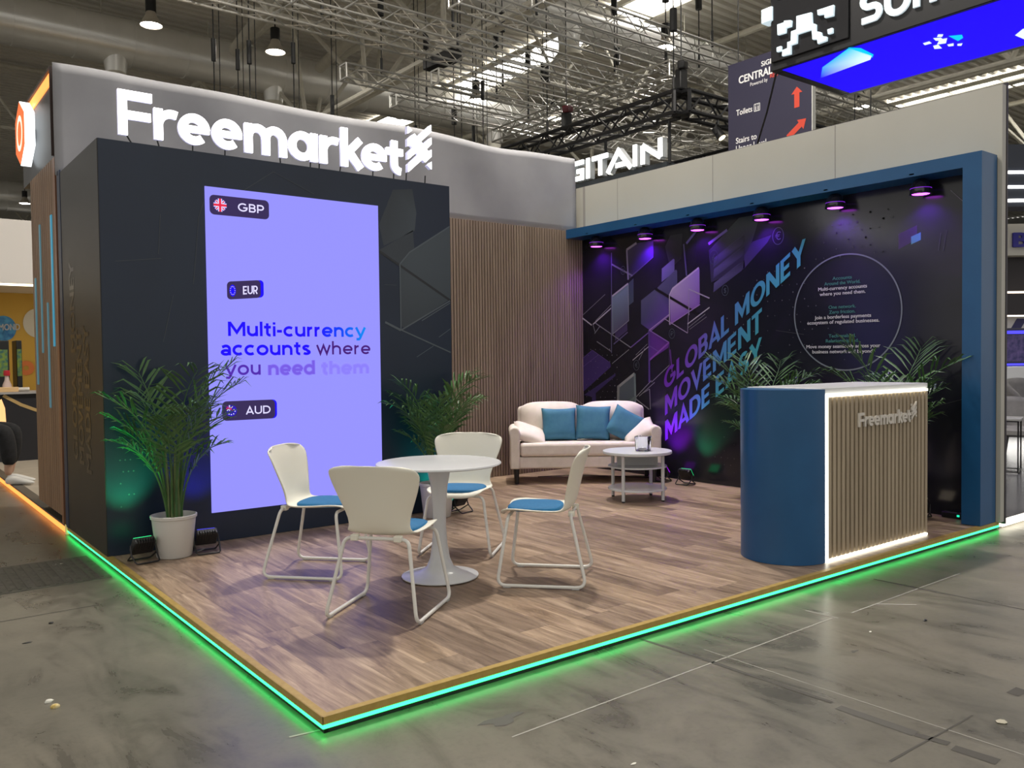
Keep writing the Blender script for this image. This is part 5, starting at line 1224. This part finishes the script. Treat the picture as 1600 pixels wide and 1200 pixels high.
# seated person at the left edge: only the lower legs reach into the picture
pr = thing('person', 'person in black trousers and white sneakers seated at the left edge', 'person', (0, 0, 0))
A = fl(20, 756, .005); ax, ay = A[0] - .02, A[1] - .05
Dv = Vector((.80, -.60, 0)); Sv = Vector((.60, .80, 0)); P0 = Vector((ax, ay, 0))
def pp(f, s_, z): v = P0 + Dv * f + Sv * s_; return (v.x, v.y, z + .005)
def skin_body(name, verts, edges, m, parent, root=0, sub=2):
    me = bpy.data.meshes.new(name); me.from_pydata([v[0] for v in verts], edges, []); me.materials.append(m)
    o = bpy.data.objects.new(name, me); COL.objects.link(o); o.parent = parent
    sk = o.modifiers.new('skin', 'SKIN'); sk.use_smooth_shade = True
    for i, v in enumerate(verts):
        r = v[1]; r = (r, r) if not isinstance(r, tuple) else r
        me.skin_vertices[0].data[i].radius = r; me.skin_vertices[0].data[i].use_root = (i == root)
    ss = o.modifiers.new('round', 'SUBSURF'); ss.levels = sub; ss.render_levels = sub
    return o
M_SKIN = mat('skin', (.48, .29, .20), .55); M_CLOTH = mottled('black_cloth', (.008, .008, .009), (.014, .014, .016), 20, .85); M_SHOE = mat('white_leather', (.66, .64, .60), .5)
V = [(pp(-.55, .09, .64), (.15, .13)), (pp(-.58, .09, .82), (.14, .12)), (pp(-.57, .09, 1.02), (.17, .12)), (pp(-.56, .09, 1.14), (.15, .09)), (pp(-.55, .09, 1.22), .055), (pp(-.535, .09, 1.30), (.07, .08)), (pp(-.53, .09, 1.40), (.078, .09)), (pp(-.53, .09, 1.47), (.05, .06)),
     (pp(-.55, -.10, 1.12), .06), (pp(-.50, -.17, .90), .045), (pp(-.44, -.12, .72), .036), (pp(-.55, .28, 1.12), .06), (pp(-.50, .35, .90), .045), (pp(-.44, .28, .72), .036),
     (pp(-.50, .0, .62), .10), (pp(-.04, -.01, .63), .07), (pp(-.01, -.01, .33), .055), (pp(-.03, -.01, .10), .04), (pp(-.50, .18, .62), .10), (pp(-.06, .22, .63), .07), (pp(-.10, .22, .33), .055), (pp(-.14, .22, .10), .04)]
Ed = [(0, 1), (1, 2), (2, 3), (3, 4), (4, 5), (5, 6), (6, 7), (3, 8), (8, 9), (9, 10), (3, 11), (11, 12), (12, 13), (0, 14), (14, 15), (15, 16), (16, 17), (0, 18), (18, 19), (19, 20), (20, 21)]
skin_body('body', V, Ed, M_SKIN, pr)
def fingers(wr, sgn):
    w = Vector(wr); vs = [(tuple(w), .030), (tuple(w + Dv * .06), (.036, .018))]; es = [(0, 1)]
    for k, (off, L) in enumerate(((-.03, .070), (-.01, .080), (.01, .075), (.03, .058))):
        b = w + Dv * .085 + Sv * off; i = len(vs); vs += [(tuple(b), .010), (tuple(b + Dv * L * .5 - Vector((0, 0, .012))), .0085), (tuple(b + Dv * L - Vector((0, 0, .035))), .0075)]; es += [(1, i), (i, i + 1), (i + 1, i + 2)]
    b = w + Dv * .035 + Sv * .03 * sgn; i = len(vs); vs += [(tuple(b), .011), (tuple(b + Dv * .035 + Sv * .025 * sgn), .009), (tuple(b + Dv * .065 + Sv * .022 * sgn), .0085)]; es += [(1, i), (i, i + 1), (i + 1, i + 2)]
    return skin_body('hand', vs, es, M_SKIN, pr, 0, 1)
fingers(pp(-.44, -.12, .72), 1); fingers(pp(-.44, .28, .72), -1)
tv = [(pp(-.55, .09, .66), (.165, .145))] + [(V[i][0], V[i][1] + r if not isinstance(V[i][1], tuple) else .11) for i, r in ((14, .015), (15, .026), (16, .035))] + [(pp(-.015, -.01, .21), .068)] + [(V[i][0], V[i][1] + r) for i, r in ((18, .015), (19, .026), (20, .035))] + [(pp(-.13, .22, .21), .068)]
skin_body('trousers', tv, [(0, 1), (1, 2), (2, 3), (3, 4), (0, 5), (5, 6), (6, 7), (7, 8)], M_CLOTH, pr)
jv = [(pp(-.57, .09, .74), (.165, .145)), (pp(-.58, .09, .90), (.165, .14)), (pp(-.57, .09, 1.06), (.19, .135)), (pp(-.56, .09, 1.16), (.15, .10)), (pp(-.55, -.11, 1.12), .078), (pp(-.50, -.18, .90), .062), (pp(-.47, -.14, .76), .05), (pp(-.55, .29, 1.12), .078), (pp(-.50, .36, .90), .062), (pp(-.47, .30, .76), .05)]
skin_body('jacket', jv, [(0, 1), (1, 2), (2, 3), (2, 4), (4, 5), (5, 6), (2, 7), (7, 8), (8, 9)], M_CLOTH, pr)
MB().lathe([(0, .10), (.05, .092), (.085, .05), (.096, .0), (.094, -.05), (.07, -.06), (.08, 0), (.06, .06), (0, .085)], 20).build('hair', mat('dark_hair', (.03, .02, .015), .6), pr, loc=pp(-.545, .09, 1.44))
for sx in (-1, 1):
    MB().lathe([(0, .008), (.008, .004), (.009, 0), (.006, -.006), (0, -.008)], 10).build('eye', mat('eye_white', (.7, .7, .68), .2), pr, loc=pp(-.455, .09 + sx * .032, 1.41)); MB().lathe([(0, .022), (.010, .014), (.012, 0), (.008, -.018), (0, -.022)], 10).build('ear', M_SKIN, pr, loc=pp(-.54, .09 + sx * .084, 1.40))
MB().prism([pp(-.452, .075, 1.365), pp(-.425, .09, 1.362), pp(-.452, .105, 1.365), pp(-.455, .09, 1.41)], (0, 0, .002)).build('nose', M_SKIN, pr); MB().b2((-.002, -.022, -.004), (.004, .022, .004)).build('mouth', mat('lips', (.40, .16, .14), .5), pr, loc=pp(-.448, .09, 1.335))
for f, s_ in ((-.03, -.01), (-.14, .22)):
    rows = []
    for t, w, z0, z1 in ((-.095, .022, .012, .075), (-.07, .036, 0, .095), (-.02, .038, 0, .105), (.05, .042, 0, .085), (.12, .048, 0, .060), (.175, .042, .004, .045), (.20, .018, .010, .032)):
        rows.append([pp(f + t * 1.12 + .075, s_ + w * math.cos(a), (z0 + z1) / 2 + (z1 - z0) / 2 * math.sin(a)) for a in [2 * PI * k / 16 for k in range(16)]])
    mb = MB(); mb.grid(rows, True); vv = list(mb.bm.verts); mb.bm.faces.new(vv[:16][::-1]); mb.bm.faces.new(vv[-16:]); mb.build('sneaker', M_SHOE, pr, smooth=70, sub=1)
st_ = thing('bar_stool', 'low black stool under the seated person at the left edge', 'stool', pp(-.56, .09, 0))
MB().lathe([(0, .47), (.17, .47), (.18, .49), (.17, .515), (0, .52)], 28).build('seat', M_BLACK, st_); MB().cyl((0, 0, .02), (0, 0, .47), .025, seg=12).build('post', M_BLACKM, st_); MB().lathe([(0, 0), (.19, 0), (.19, .012), (.03, .03), (0, .03)], 28).build('base', M_BLACKM, st_)

# ================================================================== neighbouring stand on the right
rp = thing('right_platform', 'dark glossy platform edged by a white light strip at the right border', 'platform', (6.13, 0, 0))
MB().b2((0, .03, FZ + .002), (16, 7, -.002)).build('deck', mottled('dark_gloss_floor', (.10, .10, .105), (.14, .14, .14), 1.0, .18), rp, smooth=0)
MB().b2((-.01, .0, -.055), (16, .03, -.004)).build('light_strip', mat('warm_strip', (.9, .9, .8), .4, emit=(1, .93, .74), es=3.0), rp, smooth=0)
M_GREYV = mottled('grey_velvet', (.20, .195, .185), (.27, .26, .245), 5, .75)
def tub_chair(label, x, y, rz, h=.84):
    o = thing('tub_chair', label, 'chair', (x, y, 0), rz, 'grey tub chairs on the right hand stand'); n = 20; rows = []
    for t in range(8):
        z = .38 + (h - .38) * t / 7; row = []
        for k in range(n + 1):
            a = PI * (-.18 + 1.36 * k / n); hh = .38 + (z - .38) * (.55 + .45 * math.sin(PI * k / n) ** .7); r = .29 + .03 * t / 7
            row.append((r * math.cos(a), -r * math.sin(a) * .95, hh))
        rows.append(row)
    MB().grid(rows).build('backrest', M_GREYV, o, smooth=180, solid=.05)
    MB().lathe([(0, .36), (.25, .36), (.28, .39), (.28, .44), (.25, .47), (0, .48)], 32).build('seat', M_GREYV, o)
    for sx in (-1, 1):
        for sy in (-1, 1): MB().cyl((sx * .18, sy * .18, .37), (sx * .25, sy * .25, 0), .018, .010, 8).build('leg', M_BLACK, o)
tub_chair('grey velvet tub chair nearest the aisle at the right border', 10.05, 1.42, 2.3)
tub_chair('grey velvet tub chair behind the nearer one, by the white counter', 12.3, 2.12, 2.6, 1.02)
o = thing('side_table', 'small side table with black tube frame beside the grey tub chair', 'side table', (9.30, 1.32, 0), .3)
mb = MB()
for sx in (-1, 1): mb.tube([(sx * .2, -.2, .012), (sx * .2, .2, .012), (sx * .2, .2, .60), (sx * .2, -.2, .60)], .012, 6, True)
mb.tube([(-.2, -.2, .012), (.2, -.2, .012)], .012, 6); mb.build('frame', M_BLACKM, o); MB().b2((-.23, -.23, .61), (.23, .23, .635)).build('table_top', mat('stone_top', (.35, .35, .34), .3), o, bevel=.004)
rc = thing('white_counter', 'white counter with glowing floor line behind the grey tub chairs', 'counter', (14.6, 3.2, 0), -.66)
MB().b2((-1.6, 0, 0), (1.6, .6, 1.16)).build('body', M_WHITE, rc, bevel=.01); MB().b2((-1.6, -.02, .36), (1.6, -.002, .42)).b2((-1.6, -.02, .20), (1.6, -.002, .25)).build('light_line', M_LED_W, rc, smooth=0)
sm = thing('slot_machine', 'blue lit slot machine standing on the white counter', 'gaming machine', (15.0, 3.4, 1.16), -.66); sm.scale = (.62, .62, .68)
MB().b2((-.35, 0, 0), (.35, .4, 1.0)).build('cabinet', mat('navy_cabinet', (.02, .02, .05), .3), sm, bevel=.02)
MB().b2((-.26, -.01, .12), (.26, 0, .82)).build('display', mottled('slot_display', (.015, .015, .09), (.10, .07, .22), 7, .3), sm, smooth=0)
MB().b2((-.30, -.012, .85), (.30, 0, .93)).b2((-.30, -.012, .02), (.30, 0, .07)).build('blue_lights', mat('blue_glow', (.05, .05, .9), .4, emit=(.05, .04, 1), es=1.5), sm, smooth=0)
rb = thing('right_stand_wall', 'white and blue back wall with lettering fascia on the right hand stand', 'display wall', (17.6, 4.2, 0), -.66)
MB().b2((-3.5, 0, 0), (3.5, .2, 2.15)).build('graphic_wall', mat('white_graphic', (.62, .62, .64), .5), rb, smooth=0)
MB().prism([(-.75, -.01, 1.2), (-.55, -.01, 1.2), (-.0, -.01, 2.1), (-.2, -.01, 2.1)], (0, .01, 0)).build('navy_slash', mat('navy_slash', (.03, .03, .13), .5), rb, smooth=0)
MB().b2((.05, -.01, 1.62), (1.6, 0, 1.98)).build('blue_block', mat('blue_block', (.02, .09, .70), .5, emit=(.01, .05, .5), es=.4), rb, smooth=0)
MB().b2((-3.5, -.25, 2.15), (3.5, .2, 2.62)).b2((-3.5, -.02, 2.62), (3.5, .2, 3.35)).build('dark_band', mat('dark_band', (.03, .025, .03), .5), rb, smooth=0)
MB().b2((-3.5, -.26, 2.60), (3.5, -.24, 2.64)).b2((-3.5, -.26, 2.13), (3.5, -.24, 2.16)).build('warm_light_line', mat('warm_line', (.9, .8, .7), .4, emit=(1, .82, .62), es=2), rb, smooth=0)
MB().b2((-3.5, -.35, 3.35), (3.5, .2, 3.98)).build('letter_fascia', mat('fascia_cream', (.62, .60, .54), .5), rb, smooth=0)
MB().text('BET', (-.52, -.352, 3.52), (1, 0, 0), (0, 0, 1), .27, 1.0, .05, (0, -.04, 0)).build('lettering', mat('indigo_letters', (.03, .025, .30), .4), rb, smooth=0)
ll_ = thing('linear_lights', 'dark canopy with three white linear lights above the right hand stand', 'light fitting', (15, 3.4, 4.0), -.66)
MB().b2((-3, 0, .0), (3, .5, 1.1)).build('canopy', mat('canopy_dark', (.02, .025, .04), .5), ll_, smooth=0)
for z in (.08, .32, .58): MB().b2((-3, -.02, z), (3, 0, z + .05)).build('light_bar', M_LED_W, ll_, smooth=0)
for xx in (-2.5, 2.5): MB().cyl((xx, .2, 1.1), (xx, .2, RZ - 4), .012, seg=5).build('hanging_wire', M_BLACK, ll_)
